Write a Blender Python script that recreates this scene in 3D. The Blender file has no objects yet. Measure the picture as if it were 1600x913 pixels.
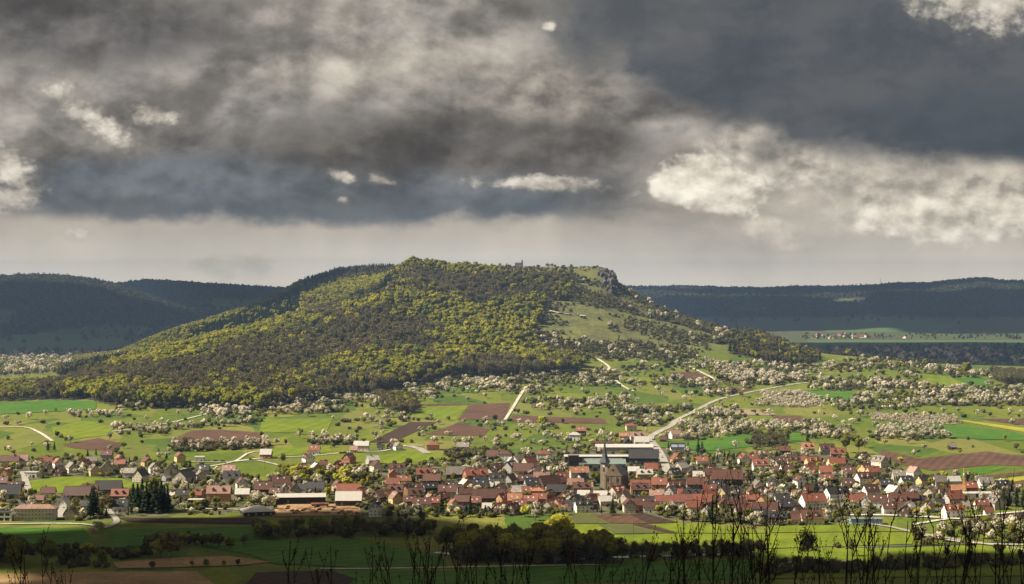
import bpy, bmesh, math, random
import numpy as np
from mathutils import Vector, Matrix, noise as mnoise
random.seed(7); RNG = np.random.default_rng(11)
SC = bpy.context.scene
COL = SC.collection
R = math.radians
# ------------------------------------------------------------------ camera
F, HZ, H = 3000.0, 430.0, 195.0          # focal length in photo pixels, horizon row, eye height above the valley
cam = bpy.data.cameras.new('camera'); camo = bpy.data.objects.new('camera', cam); COL.objects.link(camo)
camo.location = (0, 0, H); camo.rotation_euler = (R(90), 0, 0)
cam.sensor_width = 36; cam.lens = 36*F/1600; cam.shift_y = -(456.5-HZ)/1600
cam.clip_start = 0.5; cam.clip_end = 60000
SC.camera = camo
# ------------------------------------------------------------------ light and exposure
SUN_AZ, SUN_EL = R(-96), R(43)           # azimuth from +Y (view direction), negative = from the left
SUN = Vector((math.sin(SUN_AZ)*math.cos(SUN_EL), math.cos(SUN_AZ)*math.cos(SUN_EL), math.sin(SUN_EL)))
sl = bpy.data.lights.new('sun', 'SUN'); sl.energy = 5.0; sl.angle = R(0.6); sl.color = (1.0, 0.92, 0.78)
slo = bpy.data.objects.new('sun', sl); COL.objects.link(slo); slo.location = (-900, 400, 900)
slo.rotation_euler = SUN.to_track_quat('Z', 'Y').to_euler()
vs = SC.view_settings; vs.view_transform = 'Standard'; vs.look = 'None'; vs.gamma = 1; vs.exposure = 1.22
try: vs.use_curve_mapping = False
except Exception: pass
SC.cycles.use_denoising = True
SC.cycles.max_bounces = 5; SC.cycles.diffuse_bounces = 2; SC.cycles.transparent_max_bounces = 8
SC.cycles.volume_bounces = 0

def s2l(c):
    return tuple(((v/255.0)/12.92 if v/255.0 <= 0.04045 else ((v/255.0+0.055)/1.055)**2.4) for v in c)

# ------------------------------------------------------------------ sky (storm clouds over a physical sky)
W = bpy.data.worlds.new('World'); SC.world = W; W.use_nodes = True
wt = W.node_tree; wt.nodes.clear()
class NT:
    def __init__(s, t): s.t = t
    def n(s, typ, **kw):
        nd = s.t.nodes.new(typ)
        for k, v in kw.items(): setattr(nd, k, v)
        return nd
    def put(s, sock, v):
        if isinstance(v, bpy.types.NodeSocket): s.t.links.new(v, sock)
        elif v is not None: sock.default_value = v
    def m(s, op, a, b=None, c=None, clamp=False):
        nd = s.n('ShaderNodeMath', operation=op); nd.use_clamp = clamp
        s.put(nd.inputs[0], a); s.put(nd.inputs[1], b); s.put(nd.inputs[2], c)
        return nd.outputs[0]
    def v(s, op, a, b=None):
        nd = s.n('ShaderNodeVectorMath', operation=op)
        s.put(nd.inputs[0], a)
        if op == 'SCALE': s.put(nd.inputs[3], b)
        else: s.put(nd.inputs[1], b)
        return nd.outputs[1] if op in ('LENGTH', 'DOT_PRODUCT', 'DISTANCE') else nd.outputs[0]
    def noise(s, vec, scale, detail=4, rough=.5, out=0):
        nd = s.n('ShaderNodeTexNoise'); s.put(nd.inputs['Vector'], vec)
        nd.inputs['Scale'].default_value = scale; nd.inputs['Detail'].default_value = detail; nd.inputs['Roughness'].default_value = rough
        return nd.outputs[out]
    def ramp(s, x, a, b, lo=0., hi=1., smooth=True):
        nd = s.n('ShaderNodeMapRange'); nd.interpolation_type = 'SMOOTHSTEP' if smooth else 'LINEAR'
        s.put(nd.inputs[0], x)
        for i, q in enumerate((a, b, lo, hi)): s.put(nd.inputs[1+i], q)
        return nd.outputs[0]
    def mix(s, f, a, b, mode='MIX'):
        nd = s.n('ShaderNodeMix', data_type='RGBA', blend_type=mode)
        s.put(nd.inputs[0], f)
        for i, q in ((6, a), (7, b)):
            if isinstance(q, tuple) and len(q) == 3: q = q + (1.,)
            s.put(nd.inputs[i], q)
        return nd.outputs[2]
w = NT(wt)
tc = w.n('ShaderNodeTexCoord').outputs['Generated']
sx = w.n('ShaderNodeSeparateXYZ'); wt.links.new(tc, sx.inputs[0])
az = w.m('ARCTAN2', sx.outputs[0], sx.outputs[1]); el = w.m('ARCSINE', sx.outputs[2])
cb = w.n('ShaderNodeCombineXYZ')                                    # angles in units of 100 photo pixels (1/30 rad)
wt.links.new(w.m('MULTIPLY_ADD', az, 30.0, 8.0), cb.inputs[0]); wt.links.new(w.m('MULTIPLY_ADD', el, -30.0, 4.3), cb.inputs[1])
P = cb.outputs[0]
warp = w.v('SCALE', w.v('SUBTRACT', w.noise(P, .55, 5, .55, 1), (.5, .5, .5)), .6)
PW = w.v('ADD', P, warp)
PS = w.v('MULTIPLY', PW, (1., 1.5, 1.))
nb = w.noise(w.v('MULTIPLY', PW, (.8, 1.5, 1.)), .5, 7, .55)         # broad deck structure
PS = w.v('ADD', w.v('MULTIPLY', P, (1., 1.3, 1.)), w.v('SCALE', warp, .25))
nf = w.noise(PS, 1.6, 8, .55)                                        # billows
nf2 = w.noise(w.v('ADD', PS, (-.1, -.2, 0.)), 1.6, 8, .55)           # billows, shifted towards the light
puff = w.m('MULTIPLY', w.m('SUBTRACT', nf, nf2), 3.2)
ns_ = w.noise(w.v('MULTIPLY', PW, (.6, .9, 1.)), 1.1, 6, .6)
nh = w.noise(PS, 5.2, 5, .6); NH = w.m('SUBTRACT', nh, .5)
NK = w.m('SUBTRACT', nf, .5); NBK = w.m('SUBTRACT', nb, .5)
def blob(c, r, k_f, k_b, soft, rot=0.0, op=1.0, k_h=0.):
    d = w.v('SUBTRACT', P, (c[0]/100, c[1]/100, 0.))
    if rot:
        nd = w.n('ShaderNodeVectorRotate'); nd.rotation_type = 'Z_AXIS'; wt.links.new(d, nd.inputs['Vector']); nd.inputs['Angle'].default_value = -R(rot); d = nd.outputs[0]
    d = w.v('LENGTH', w.v('MULTIPLY', d, (100./r[0], 100./r[1], 0.)))
    f = w.m('SUBTRACT', 1.0, d)
    if k_f: f = w.m('MULTIPLY_ADD', NK, k_f, f)
    if k_b: f = w.m('MULTIPLY_ADD', NBK, k_b, f)
    if k_h: f = w.m('MULTIPLY_ADD', NH, k_h, f)
    m = w.ramp(f, 0.0, soft)
    return w.m('MULTIPLY', m, op) if op != 1.0 else m
EYE = w.n('ShaderNodeSeparateXYZ'); wt.links.new(P, EYE.inputs[0]); PX, PY = EYE.outputs[0], EYE.outputs[1]
sky = w.n('ShaderNodeTexSky'); sky.sky_type = 'NISHITA'; sky.sun_disc = False
sky.sun_elevation = SUN_EL; sky.sun_rotation = SUN_AZ
skc = w.v('SCALE', sky.outputs[0], 0.08)
# everywhere: a broken grey deck, paler towards the horizon
deck = w.mix(w.ramp(nb, .33, .68), s2l((100, 98, 97)), s2l((160, 154, 146)))
deck = w.mix(w.ramp(ns_, .35, .7, 0., .45), deck, s2l((170, 163, 153)))
low = w.mix(w.ramp(w.noise(w.v('MULTIPLY', P, (.7, .5, 1.)), .6, 4, .5), .3, .7), s2l((164, 157, 147)), s2l((194, 184, 168)))
low = w.mix(w.ramp(PY, 3.5, 4.5), low, s2l((222, 211, 193)))
veil = w.noise(w.v('MULTIPLY', P, (1.1, .1, 1.)), 1.0, 3, .5)
low = w.v('SCALE', low, w.ramp(veil, .3, .7, .965, 1.03))
EDGE = w.m('ADD', PY, w.m('ADD', w.m('MULTIPLY', NBK, 1.5), w.m('MULTIPLY', NK, .5)))
col = w.mix(w.ramp(EDGE, 2.95, 3.6), deck, low)
col = w.mix(w.ramp(nb, .60, .70, 0., .35), col, skc)
def lay(mask, dark, light=None, mode='s'):
    global col
    c = s2l(dark)
    if light is not None:
        c = w.mix(w.ramp(w.m('MULTIPLY_ADD', NH, .5, puff), -.5, .55, smooth=False), s2l(dark), s2l(light)) if mode == 'p' else w.mix(w.ramp(ns_, .32, .68), s2l(dark), s2l(light))
    col = w.mix(mask, col, c)
# blue-grey flat-based bank low over the hills
lay(w.m('MULTIPLY', w.ramp(w.m('MULTIPLY_ADD', w.m('ADD', NBK, w.m('MULTIPLY', NK, .6)), .9, PY), 3.62, 3.3), blob((470, 300), (640, 75), .25, .3, .35)), (94, 100, 106), (108, 111, 114))
# upper left dark mass, pale streak, darker belly
lay(blob((120, 50), (360, 90), .5, .8, .6), (88, 86, 86), (114, 111, 108))
lay(blob((610, 105), (330, 55), .9, .6, .9, -4), (148, 142, 133), (184, 176, 163))
lay(blob((560, 20), (240, 60), .9, .8, .9), (132, 128, 122), (182, 174, 163))
lay(blob((640, 225), (430, 72), .6, .7, .7), (88, 86, 85), (112, 108, 103))
lay(blob((850, 150), (200, 75), .9, .6, 1.0), (118, 113, 107), (158, 150, 140), 'p')
lay(blob((840, 235), (260, 62), .5, .4, .6), (84, 82, 81), (108, 104, 100))
nb2 = w.noise(w.v('ADD', w.v('MULTIPLY', PW, (.8, 1.5, 1.)), (-.25, -.55, 0.)), .5, 7, .55)
relief = w.m('ADD', w.m('SUBTRACT', nb, nb2), w.m('MULTIPLY', puff, .15))
upper = w.ramp(PY, 3.45, 3.0)
col = w.v('SCALE', col, w.m('ADD', 1.0, w.m('MULTIPLY', upper, w.ramp(relief, -.2, .22, -.3, .42))))
# pale cumulus under the great dark cloud on the right
lay(blob((1190, 330), (330, 120), .5, .6, .9), (158, 151, 140), (186, 177, 163))
lay(blob((1200, 245), (120, 72), 1.0, .3, .45), (146, 140, 131), (222, 212, 196), 'p')
lay(blob((1480, 300), (280, 105), .8, .5, .6), (154, 147, 136), (222, 212, 195), 'p')
lay(blob((1110, 290), (105, 48), 1.2, .2, .25, 12), (182, 173, 158), (252, 243, 226), 'p')
lay(blob((1560, 330), (110, 50), 1.1, .2, .4, 0), (160, 152, 140), (236, 226, 208), 'p')
lay(blob((1430, 345), (130, 40), 1.1, .2, .35, 8), (172, 164, 150), (240, 230, 212), 'p')
lay(blob((1205, 365), (75, 28), 1.1, .2, .6, 10), (172, 163, 149), (214, 204, 187), 'p', )
lay(blob((1195, 240), (50, 34), 1.6, .3, .9, 30, .6), (104, 104, 103))
# the great dark cloud, upper right
lay(blob((1370, 85), (560, 185), .45, .5, .28, 8), (76, 82, 89), (96, 98, 101))
lay(blob((1560, 200), (260, 75), .4, .4, .5, 4), (72, 80, 88), (84, 90, 96))
lay(blob((1000, 30), (240, 90), .6, .6, .9), (84, 88, 92), (104, 105, 106))
# sunlit scraps
for c, r, rt, kf in (((150, 185), (92, 26), 38, 1.1), ((250, 185), (42, 18), 10, 1.2), ((40, 312), (62, 27), -8, 1.0), ((22, 262), (62, 34), 40, 1.2), ((532, 276), (26, 11), 15, 1.2), ((598, 282), (24, 9), 15, 1.3),
                     ((538, 313), (13, 8), 0, 1.0), ((128, 365), (32, 11), 5, 1.3), ((850, 288), (140, 15), 3, 1.3), ((1530, 15), (150, 52), 8, 1.0), ((858, 42), (16, 10), 0, 1.2)):
    lay(blob(c, (r[0]*1.5, r[1]*1.7), kf, .4, 1.1, rt, .4, .6), (150, 145, 137))
    lay(blob(c, r, kf*1.3, .2, .8, rt, .88, 1.5), (156, 149, 138), (232, 223, 207), 'p')
bg = w.n('ShaderNodeBackground'); wt.links.new(col, bg.inputs[0]); bg.inputs[1].default_value = 0.465
wo = w.n('ShaderNodeOutputWorld'); wt.links.new(bg.outputs[0], wo.inputs[0])
W.cycles.sampling_method = 'NONE'

# ------------------------------------------------------------------ materials
MATS = {}
def newmat(name):
    m = bpy.data.materials.new(name); m.use_nodes = True; MATS[name] = m
    t = NT(m.node_tree); b = m.node_tree.nodes['Principled BSDF']
    return m, t, b
def plain(name, c, rough=.8, spec=.3, var=.18, scale=.4, metal=0.):
    m, t, b = newmat(name)
    pos = t.n('ShaderNodeTexCoord').outputs['Object']
    nz = t.noise(pos, scale, 5, .6)
    rnd = t.n('ShaderNodeObjectInfo').outputs['Random']
    k = t.m('ADD', t.ramp(nz, .3, .7, 1-var, 1+var, False), t.m('MULTIPLY_ADD', rnd, var*1.4, -var*.7))
    cc = t.n('ShaderNodeRGB'); cc.outputs[0].default_value = (*c, 1)
    m.node_tree.links.new(t.v('SCALE', cc.outputs[0], k), b.inputs['Base Color'])
    b.inputs['Roughness'].default_value = rough; b.inputs['Specular IOR Level'].default_value = spec; b.inputs['Metallic'].default_value = metal
    return m
def roofmat(name, c, rough=.55, spec=.45, var=.3):
    m, t, b = newmat(name)
    pos = t.n('ShaderNodeTexCoord').outputs['Object']
    rnd = t.n('ShaderNodeObjectInfo').outputs['Random']
    nz = t.noise(pos, .35, 6, .7); n2 = t.noise(pos, 3.0, 3, .6)
    k = t.m('ADD', t.ramp(nz, .3, .7, 1-var, 1+var, False), t.m('MULTIPLY_ADD', rnd, var*1.6, -var*.8))
    k = t.m('MULTIPLY', k, t.ramp(n2, .3, .7, .85, 1.15, False))
    cc = t.n('ShaderNodeRGB'); cc.outputs[0].default_value = (*c, 1)
    m.node_tree.links.new(t.v('SCALE', cc.outputs[0], k), b.inputs['Base Color'])
    b.inputs['Roughness'].default_value = rough; b.inputs['Specular IOR Level'].default_value = spec
    wv = t.n('ShaderNodeTexWave'); wv.wave_type = 'BANDS'; wv.bands_direction = 'Z'; wv.inputs['Scale'].default_value = 1.2; wv.inputs['Distortion'].default_value = .5
    m.node_tree.links.new(pos, wv.inputs[0])
    bp = t.n('ShaderNodeBump'); bp.inputs['Strength'].default_value = .4; bp.inputs['Distance'].default_value = .1
    m.node_tree.links.new(wv.outputs['Fac'], bp.inputs['Height']); m.node_tree.links.new(bp.outputs[0], b.inputs['Normal'])
    return m
RO = {k: roofmat('roof_'+k, c) for k, c in dict(r=(.175, .058, .032), o=(.26, .115, .06), b=(.08, .032, .019), d=(.026, .023, .022), g=(.165, .138, .11), p=(.25, .14, .105)).items()}
RO['w'] = roofmat('roof_w', (.42, .39, .34), .4, .5, .12)
RO['n'] = roofmat('roof_n', (.16, .2, .17), .45, .5, .15)
WA = {k: plain('plaster_'+k, c, .9, .2, .1) for k, c in dict(w=(.68, .65, .58), c=(.5, .43, .31), y=(.5, .37, .15), o=(.45, .235, .09), g=(.32, .29, .25), b=(.085, .05, .03), r=(.3, .095, .055), d=(.035, .034, .034), u=(.22, .32, .42)).items()}
GLASS = plain('window_glass', (.02, .025, .03), .12, .6, .2); FRAME = plain('white_paint', (.78, .76, .72), .6, .3, .06)
TIMBER = plain('timber', (.06, .035, .022), .85, .2, .25); DARKMETAL = plain('dark_metal', (.03, .03, .032), .5, .5, .15)
STONE = plain('sandstone', (.17, .125, .08), .9, .2, .25, .25); SLATE = roofmat('slate', (.045, .05, .058), .42, .6, .2)
SOLAR = plain('solar_panel', (.25, .28, .33), .15, .9, .1)
BARK = plain('bark', (.13, .105, .08), .95, .1, .3, .6); TWIG = plain('twig', (.085, .062, .045), .95, .1, .25, .6)
DARKBARK = plain('dark_bark', (.022, .017, .013), .95, .1, .3, 4.)
def leafmat(name, c, hue=.03, var=.3, trans=.35, c2=None, patch=60.):
    m, t, b = newmat(name)
    oi = t.n('ShaderNodeObjectInfo')
    rnd = oi.outputs['Random']; loc = oi.outputs['Location']
    nz = t.noise(loc, 1/patch, 3, .5)
    r2 = t.m('FRACT', t.m('MULTIPLY', rnd, 17.31))
    cc = t.n('ShaderNodeRGB'); cc.outputs[0].default_value = (*c, 1)
    base = cc.outputs[0]
    if c2:
        f = t.m('ADD', t.m('MULTIPLY', r2, .55), t.ramp(nz, .35, .65, 0, .45)); base = t.mix(f, base, c2)
    hs = t.n('ShaderNodeHueSaturation'); m.node_tree.links.new(base, hs.inputs['Color'])
    m.node_tree.links.new(t.m('MULTIPLY_ADD', r2, hue*2, .5-hue), hs.inputs['Hue'])
    nl = t.noise(t.n('ShaderNodeTexCoord').outputs['Object'], .9, 3, .6)
    k = t.m('MULTIPLY', t.m('MULTIPLY_ADD', rnd, 2*var, 1-var), t.ramp(nl, .3, .7, .75, 1.25, False))
    m.node_tree.links.new(k, hs.inputs['Value'])
    cfin = hs.outputs[0]
    df = t.n('ShaderNodeBsdfDiffuse'); tr = t.n('ShaderNodeBsdfTranslucent'); mx = t.n('ShaderNodeMixShader'); mx.inputs[0].default_value = trans
    L = m.node_tree.links
    L.new(cfin, df.inputs[0]); L.new(cfin, tr.inputs[0]); L.new(df.outputs[0], mx.inputs[1]); L.new(tr.outputs[0], mx.inputs[2])
    L.new(mx.outputs[0], m.node_tree.nodes['Material Output'].inputs[0])
    m.node_tree.nodes.remove(b)
    return m
LEAF = leafmat('spring_leaf', (.33, .31, .035), .015, .28, .45, (.13, .14, .03), 110.)
LEAFD = leafmat('bare_twigs', (.165, .135, .07), .015, .22, .25, (.115, .1, .048), 110.)
NEEDLE = leafmat('needles', (.026, .04, .018), .03, .3, .1)
BLOS = leafmat('blossom', (.72, .64, .5), .015, .25, .35, (.42, .38, .24))
BUSHL = leafmat('bush_leaf', (.125, .125, .036), .04, .35, .3, (.085, .075, .038))
WILLOW = leafmat('yellow_leaf', (.42, .4, .05), .02, .2, .4)
FARL = leafmat('far_leaf', (.05, .06, .026), .02, .3, .15, (.07, .06, .03), 300.)
# ------------------------------------------------------------------ terrain: one height field in world metres
def zpx(y, Y): return H - (y-HZ)*Y/F
YN = np.array([-600, 0, 15, 60, 300, 650, 900, 1211, 1500, 1700, 1900, 2100, 2300, 2450, 2700, 2900, 3050, 3200, 3350, 3450, 3550, 3700, 3850, 4000, 4200, 4500, 5000, 5300, 5700, 6100, 6500, 7000, 7600, 8100, 8600, 9200, 14000.])
NEAR = [200, 193.2, 189.5, 174, 96, 9, 1, 0, 2.5, 5, 9, 13, 19]
HILL = {
 -1200: (21, 24, 24, 22, 19, 16, 15, 13, 11, 10, 10, 9, 8), 0: (21, 25, 26, 24, 21, 18, 16, 14, 12, 11, 10, 9, 8), 50: (22, 27, 28, 26, 23, 20, 18, 16, 14, 12, 11, 10, 8), 100: (23, 30, 34, 32, 28, 24, 21, 19, 16, 14, 12, 10, 9),
 150: (24, 38, 44, 44, 40, 36, 32, 28, 24, 20, 17, 13, 10), 190: (24, 40, 50, 52, 50, 48, 46, 42, 36, 30, 25, 18, 12), 240: (24, 42, 60, 65, 62, 62, 69, 68, 60, 50, 40, 30, 18), 290: (24, 43, 64, 77, 76, 70, 78, 88, 84, 72, 60, 45, 25),
 340: (24, 45, 68, 90, 93, 86, 82, 96, 105, 94, 80, 62, 35), 380: (24, 46, 70, 92, 102, 98, 92, 98, 120, 116, 100, 80, 40), 430: (24, 47, 74, 98, 116, 116, 110, 112, 130, 144, 138, 110, 45), 470: (24, 47, 76, 104, 126, 130, 128, 132, 150, 167, 172, 145, 55),
 530: (24, 47, 78, 108, 136, 146, 146, 148, 165, 190, 196, 165, 60), 590: (24, 46, 78, 112, 145, 163, 166, 168, 178, 198, 202, 170, 60), 622: (24, 46, 77, 112, 152, 190, 196, 190, 188, 199, 203, 172, 60), 650: (24, 45, 75, 110, 158, 208, 218, 215, 206, 202, 198, 150, 45), 700: (24, 44, 73, 107, 152, 200, 214, 214, 212, 210, 208, 150, 40),
 800: (24, 42, 70, 105, 148, 192, 209, 212, 213, 213, 210, 150, 40), 900: (24, 40, 66, 100, 140, 180, 206, 211, 211, 208, 200, 140, 40), 946: (24, 39, 64, 96, 134, 168, 204, 212, 210, 200, 180, 120, 38), 958: (24, 39, 63, 94, 129, 160, 178, 186, 182, 168, 145, 105, 36),
 1000: (24, 38, 61, 88, 118, 142, 153, 154, 148, 135, 115, 80, 34), 1050: (24, 37, 58, 82, 108, 124, 127, 124, 115, 100, 85, 60, 30), 1100: (24, 36, 56, 78, 98, 108, 108, 104, 95, 82, 70, 50, 25), 1160: (24, 36, 54, 74, 88, 92, 90, 84, 74, 62, 52, 38, 22),
 1230: (24, 36, 52, 66, 73, 74, 70, 62, 52, 42, 35, 26, 18), 1290: (25, 38, 51, 60, 62, 58, 50, 44, 37, 30, 25, 20, 15), 1400: (26, 44, 57, 58, 54, 46, 40, 35, 28, 22, 18, 15, 12), 1500: (26, 42, 48, 45, 40, 34, 29, 25, 20, 16, 14, 12, 10),
 1600: (26, 38, 42, 38, 33, 27, 22, 18, 14, 12, 11, 10, 10), 2800: (26, 38, 42, 38, 33, 27, 22, 18, 14, 12, 11, 10, 10)}
FARX = [-1200, -200, 0, 50, 100, 150, 200, 230, 280, 340, 400, 450, 520, 900, 1000, 1100, 1200, 1230, 1300, 1350, 1400, 1450, 1500, 1545, 1560, 1600, 1800, 2800]
FARY = [446, 446, 445, 445, 444, 443, 441, 438, 440, 444, 447, 450, 452, 450, 449, 449, 450, 448, 447, 445, 442, 442, 438, 435, 440, 440, 442, 444]
LEFX = [-1200, -200, 0, 50, 100, 150, 200, 240, 280, 320, 360, 420, 2800]
LEFY = [436, 430, 428, 427, 428, 433, 445, 458, 475, 490, 510, 530, 530]
def far_profile(x):
    zc = zpx(np.interp(x, FARX, FARY)+6.5, 8600.)
    zl = zpx(np.interp(x, LEFX, LEFY)+8., 6300.) if x < 400 else 5.
    r = np.clip((x-360)/300., 0, 1)
    v = {5000: 9, 5300: 14*(1-r)+6*r, 5700: 5*r+(1-r)*(.45*zl), 6100: 6*r+(1-r)*(.9*zl+2), 6500: 20*r+(1-r)*max(zl, 18), 7000: 46, 7600: .62*zc, 8100: .88*zc, 8600: zc, 9200: zc-4, 14000: zc-40}
    if x < 330: v[7000] = max(46, .75*zl)
    return [v[k] for k in (5000, 5300, 5700, 6100, 6500, 7000, 7600, 8100, 8600, 9200, 14000)]
CX = np.array(sorted(HILL.keys()), float)
PXS = np.arange(-1200, 2801, 10.)
TAB = np.zeros((len(PXS), len(YN)))
hill = np.array([HILL[int(k)] for k in CX], float)
for i_, k_ in enumerate(CX):                     # the fold between the front spur and the far ridge
    if 190 <= k_ <= 560: hill[i_, 3:7] -= np.array([3, 9, 16, 14])*min(1, (k_-150)/90.)*min(1, (600-k_)/90.)
TAB[:, :13] = NEAR
for j in range(13): TAB[:, 13+j] = np.interp(PXS, CX, hill[:, j])
for i, x in enumerate(PXS): TAB[i, 26:] = far_profile(x)
# terrain grid: lines fan out behind the eye, so the sheet is wide at the near end too
S_ = np.linspace(-.72, .72, 641); BACK = 900.
YS = np.concatenate([np.arange(-500, 0, 50), np.arange(0, 60, 6), np.arange(60, 1100, 40), np.arange(1100, 4300, 16), np.arange(4300, 9300, 60), np.array([9300, 9700, 10200.])])
GX = S_[None, :]*(YS[:, None]+BACK); GY = np.repeat(YS[:, None], len(S_), 1)
def ztab(X, Y):
    px = np.clip(800+F*X/np.maximum(Y, 1100.), -1199, 2799)
    fi = (px+1200)/10.; i0 = np.clip(fi.astype(int), 0, len(PXS)-2); fx = fi-i0
    yy = np.clip(Y, YN[0]+1, YN[-1]-1); j0 = np.clip(np.searchsorted(YN, yy)-1, 0, len(YN)-2); ty = (yy-YN[j0])/(YN[j0+1]-YN[j0])
    a = TAB[i0, j0]*(1-fx)+TAB[i0+1, j0]*fx; b = TAB[i0, j0+1]*(1-fx)+TAB[i0+1, j0+1]*fx
    return a*(1-ty)+b*ty
def vnoise(X, Y, s, seed):
    # smooth value noise on numpy arrays
    x = X/s+seed*17.3; y = Y/s+seed*7.7
    xi = np.floor(x).astype(np.int64); yi = np.floor(y).astype(np.int64); xf = x-xi; yf = y-yi
    u = xf*xf*(3-2*xf); v = yf*yf*(3-2*yf)
    def h(a, b):
        n = (a*374761393+b*668265263+seed*974711) & 0x7fffffff
        n = ((n ^ (n >> 13))*1274126177) & 0x7fffffff
        return (n & 0xffff)/65535.
    return (h(xi, yi)*(1-u)+h(xi+1, yi)*u)*(1-v)+(h(xi, yi+1)*(1-u)+h(xi+1, yi+1)*u)*v
def fbm(X, Y, s, seed, o=4):
    r = 0; a = .5; t = 0
    for k in range(o): r = r+a*vnoise(X, Y, s/2**k, seed+k); t += a; a *= .5
    return r/t
Z = ztab(GX, GY)
for _ in range(3):                                   # soften the kinks along the depth
    Z[1:-1] = .25*Z[:-2]+.5*Z[1:-1]+.25*Z[2:]
amp = np.interp(YS, [0, 1100, 2300, 2700, 3300, 4500, 6000, 9000], [.3, .25, .4, 8, 15, 4, 40, 34])[:, None]
hf = np.clip((Z-20)/60, 0, 1)
Z = Z+amp*(fbm(GX, GY, np.where(GY > 4800, 420., 190.), 3)-.5)*np.where((GY > 2600) & (GY < 4300) & (GX/np.maximum(GY, 1)*F+800 > 830), .45, 1)*np.where(GY > 2400, np.maximum(hf, .1), 1)
# rock cliff at the right end of the summit plateau
pxg = 800+F*GX/np.maximum(GY, 1.)
def zt(X, Y):
    X = np.asarray(X, float); Y = np.asarray(Y, float)
    j = np.clip(np.searchsorted(YS, Y)-1, 0, len(YS)-2); ty = np.clip((Y-YS[j])/(YS[j+1]-YS[j]), 0, 1)
    s = np.clip((X/(Y+BACK)+.72)/1.44*(len(S_)-1), 0, len(S_)-1.001); i = s.astype(int); fx = s-i
    return (Z[j, i]*(1-fx)+Z[j, i+1]*fx)*(1-ty)+(Z[j+1, i]*(1-fx)+Z[j+1, i+1]*fx)*ty
YM = np.arange(1000, 9000, 3.)
def at(px, py, y0=1000):
    ys = YM[YM >= y0]; X = (px-800)/F*ys; z = zt(X, ys)
    pr = HZ+F*(H-z)/ys
    k = np.argmax(pr <= py)
    if pr[k] > py: k = len(ys)-1
    k = max(k, 1)
    t = np.clip((pr[k-1]-py)/max(1e-6, pr[k-1]-pr[k]), 0, 1)
    Y = ys[k-1]+(ys[k]-ys[k-1])*t; X = (px-800)/F*Y
    return Vector((X, Y, float(zt(X, Y))))
def proj(X, Y, z): return 800+F*X/Y, HZ+F*(H-z)/Y
def inpoly(px, py, poly):
    c = np.zeros(np.shape(px), bool); n = len(poly)
    for i in range(n):
        x1, y1 = poly[i]; x2, y2 = poly[(i+1) % n]
        if y1 == y2: continue
        k = ((y1 > py) != (y2 > py)) & (px < (x2-x1)*(py-y1)/(y2-y1)+x1)
        c ^= k
    return c
def obj(name, me, parent=None, **props):
    o = bpy.data.objects.new(name, me); COL.objects.link(o)
    if parent is not None: o.parent = parent
    for k, v in props.items(): o[k] = v
    return o
def mesh(name, verts, faces, mats=(), midx=None, smooth=False):
    me = bpy.data.meshes.new(name)
    if isinstance(verts, np.ndarray): verts = verts.tolist()
    if isinstance(faces, np.ndarray): faces = faces.tolist()
    me.from_pydata(verts, [], faces)
    for m in mats: me.materials.append(m)
    if midx is not None: me.polygons.foreach_set('material_index', np.asarray(midx, np.int32))
    if smooth: me.polygons.foreach_set('use_smooth', np.ones(len(me.polygons), bool))
    me.update()
    return me
# where woods stand (photo outlines carried onto the ground), used for the leaf litter and the trees
WOOD_FRONT = [(60, 613), (130, 596), (160, 584), (240, 562), (340, 531), (430, 505), (500, 488), (590, 464), (616, 446), (632, 418), (640, 411), (700, 410), (760, 416), (815, 424), (900, 428), (905, 470), (850, 470), (842, 500), (828, 520), (842, 545), (860, 560), (905, 563), (905, 585), (700, 592), (650, 603), (560, 617), (420, 640), (330, 640), (180, 634), (130, 622), (60, 626)]
WOOD_RIGHT = [(1142, 522), (1190, 528), (1240, 548), (1278, 556), (1270, 572), (1225, 570), (1180, 562), (1145, 552)]
WOOD_LEFTLOW = [(-200, 600), (0, 602), (100, 604), (135, 612), (130, 626), (60, 624), (0, 627), (-200, 630)]
# ground mesh
pyg = HZ+F*(H-Z)/np.maximum(GY, 1.)
vis = GY > 1100
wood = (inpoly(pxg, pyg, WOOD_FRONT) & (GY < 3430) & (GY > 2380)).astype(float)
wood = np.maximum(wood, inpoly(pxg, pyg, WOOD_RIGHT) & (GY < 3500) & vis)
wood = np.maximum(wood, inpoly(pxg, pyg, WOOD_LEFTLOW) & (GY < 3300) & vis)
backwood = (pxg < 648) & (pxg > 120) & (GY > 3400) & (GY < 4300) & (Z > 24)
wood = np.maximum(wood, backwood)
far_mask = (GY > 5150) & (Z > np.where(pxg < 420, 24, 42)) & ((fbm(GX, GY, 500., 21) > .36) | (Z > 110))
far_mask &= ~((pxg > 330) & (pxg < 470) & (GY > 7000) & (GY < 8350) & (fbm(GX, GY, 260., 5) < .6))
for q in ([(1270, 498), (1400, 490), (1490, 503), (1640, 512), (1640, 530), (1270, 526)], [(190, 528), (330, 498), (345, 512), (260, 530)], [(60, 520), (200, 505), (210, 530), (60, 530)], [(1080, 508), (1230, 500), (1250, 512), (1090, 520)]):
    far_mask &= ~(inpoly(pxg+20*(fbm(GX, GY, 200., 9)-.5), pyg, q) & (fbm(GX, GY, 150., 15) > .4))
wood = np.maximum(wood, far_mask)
nr, nc = Z.shape
vv = np.stack([GX, GY, Z], -1).reshape(-1, 3)
idx = np.arange(nr*nc).reshape(nr, nc)
ff = np.stack([idx[:-1, :-1], idx[:-1, 1:], idx[1:, 1:], idx[1:, :-1]], -1).reshape(-1, 4)
GM, t, b = newmat('meadow_ground')
g = t.n('ShaderNodeNewGeometry').outputs['Position']
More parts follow.
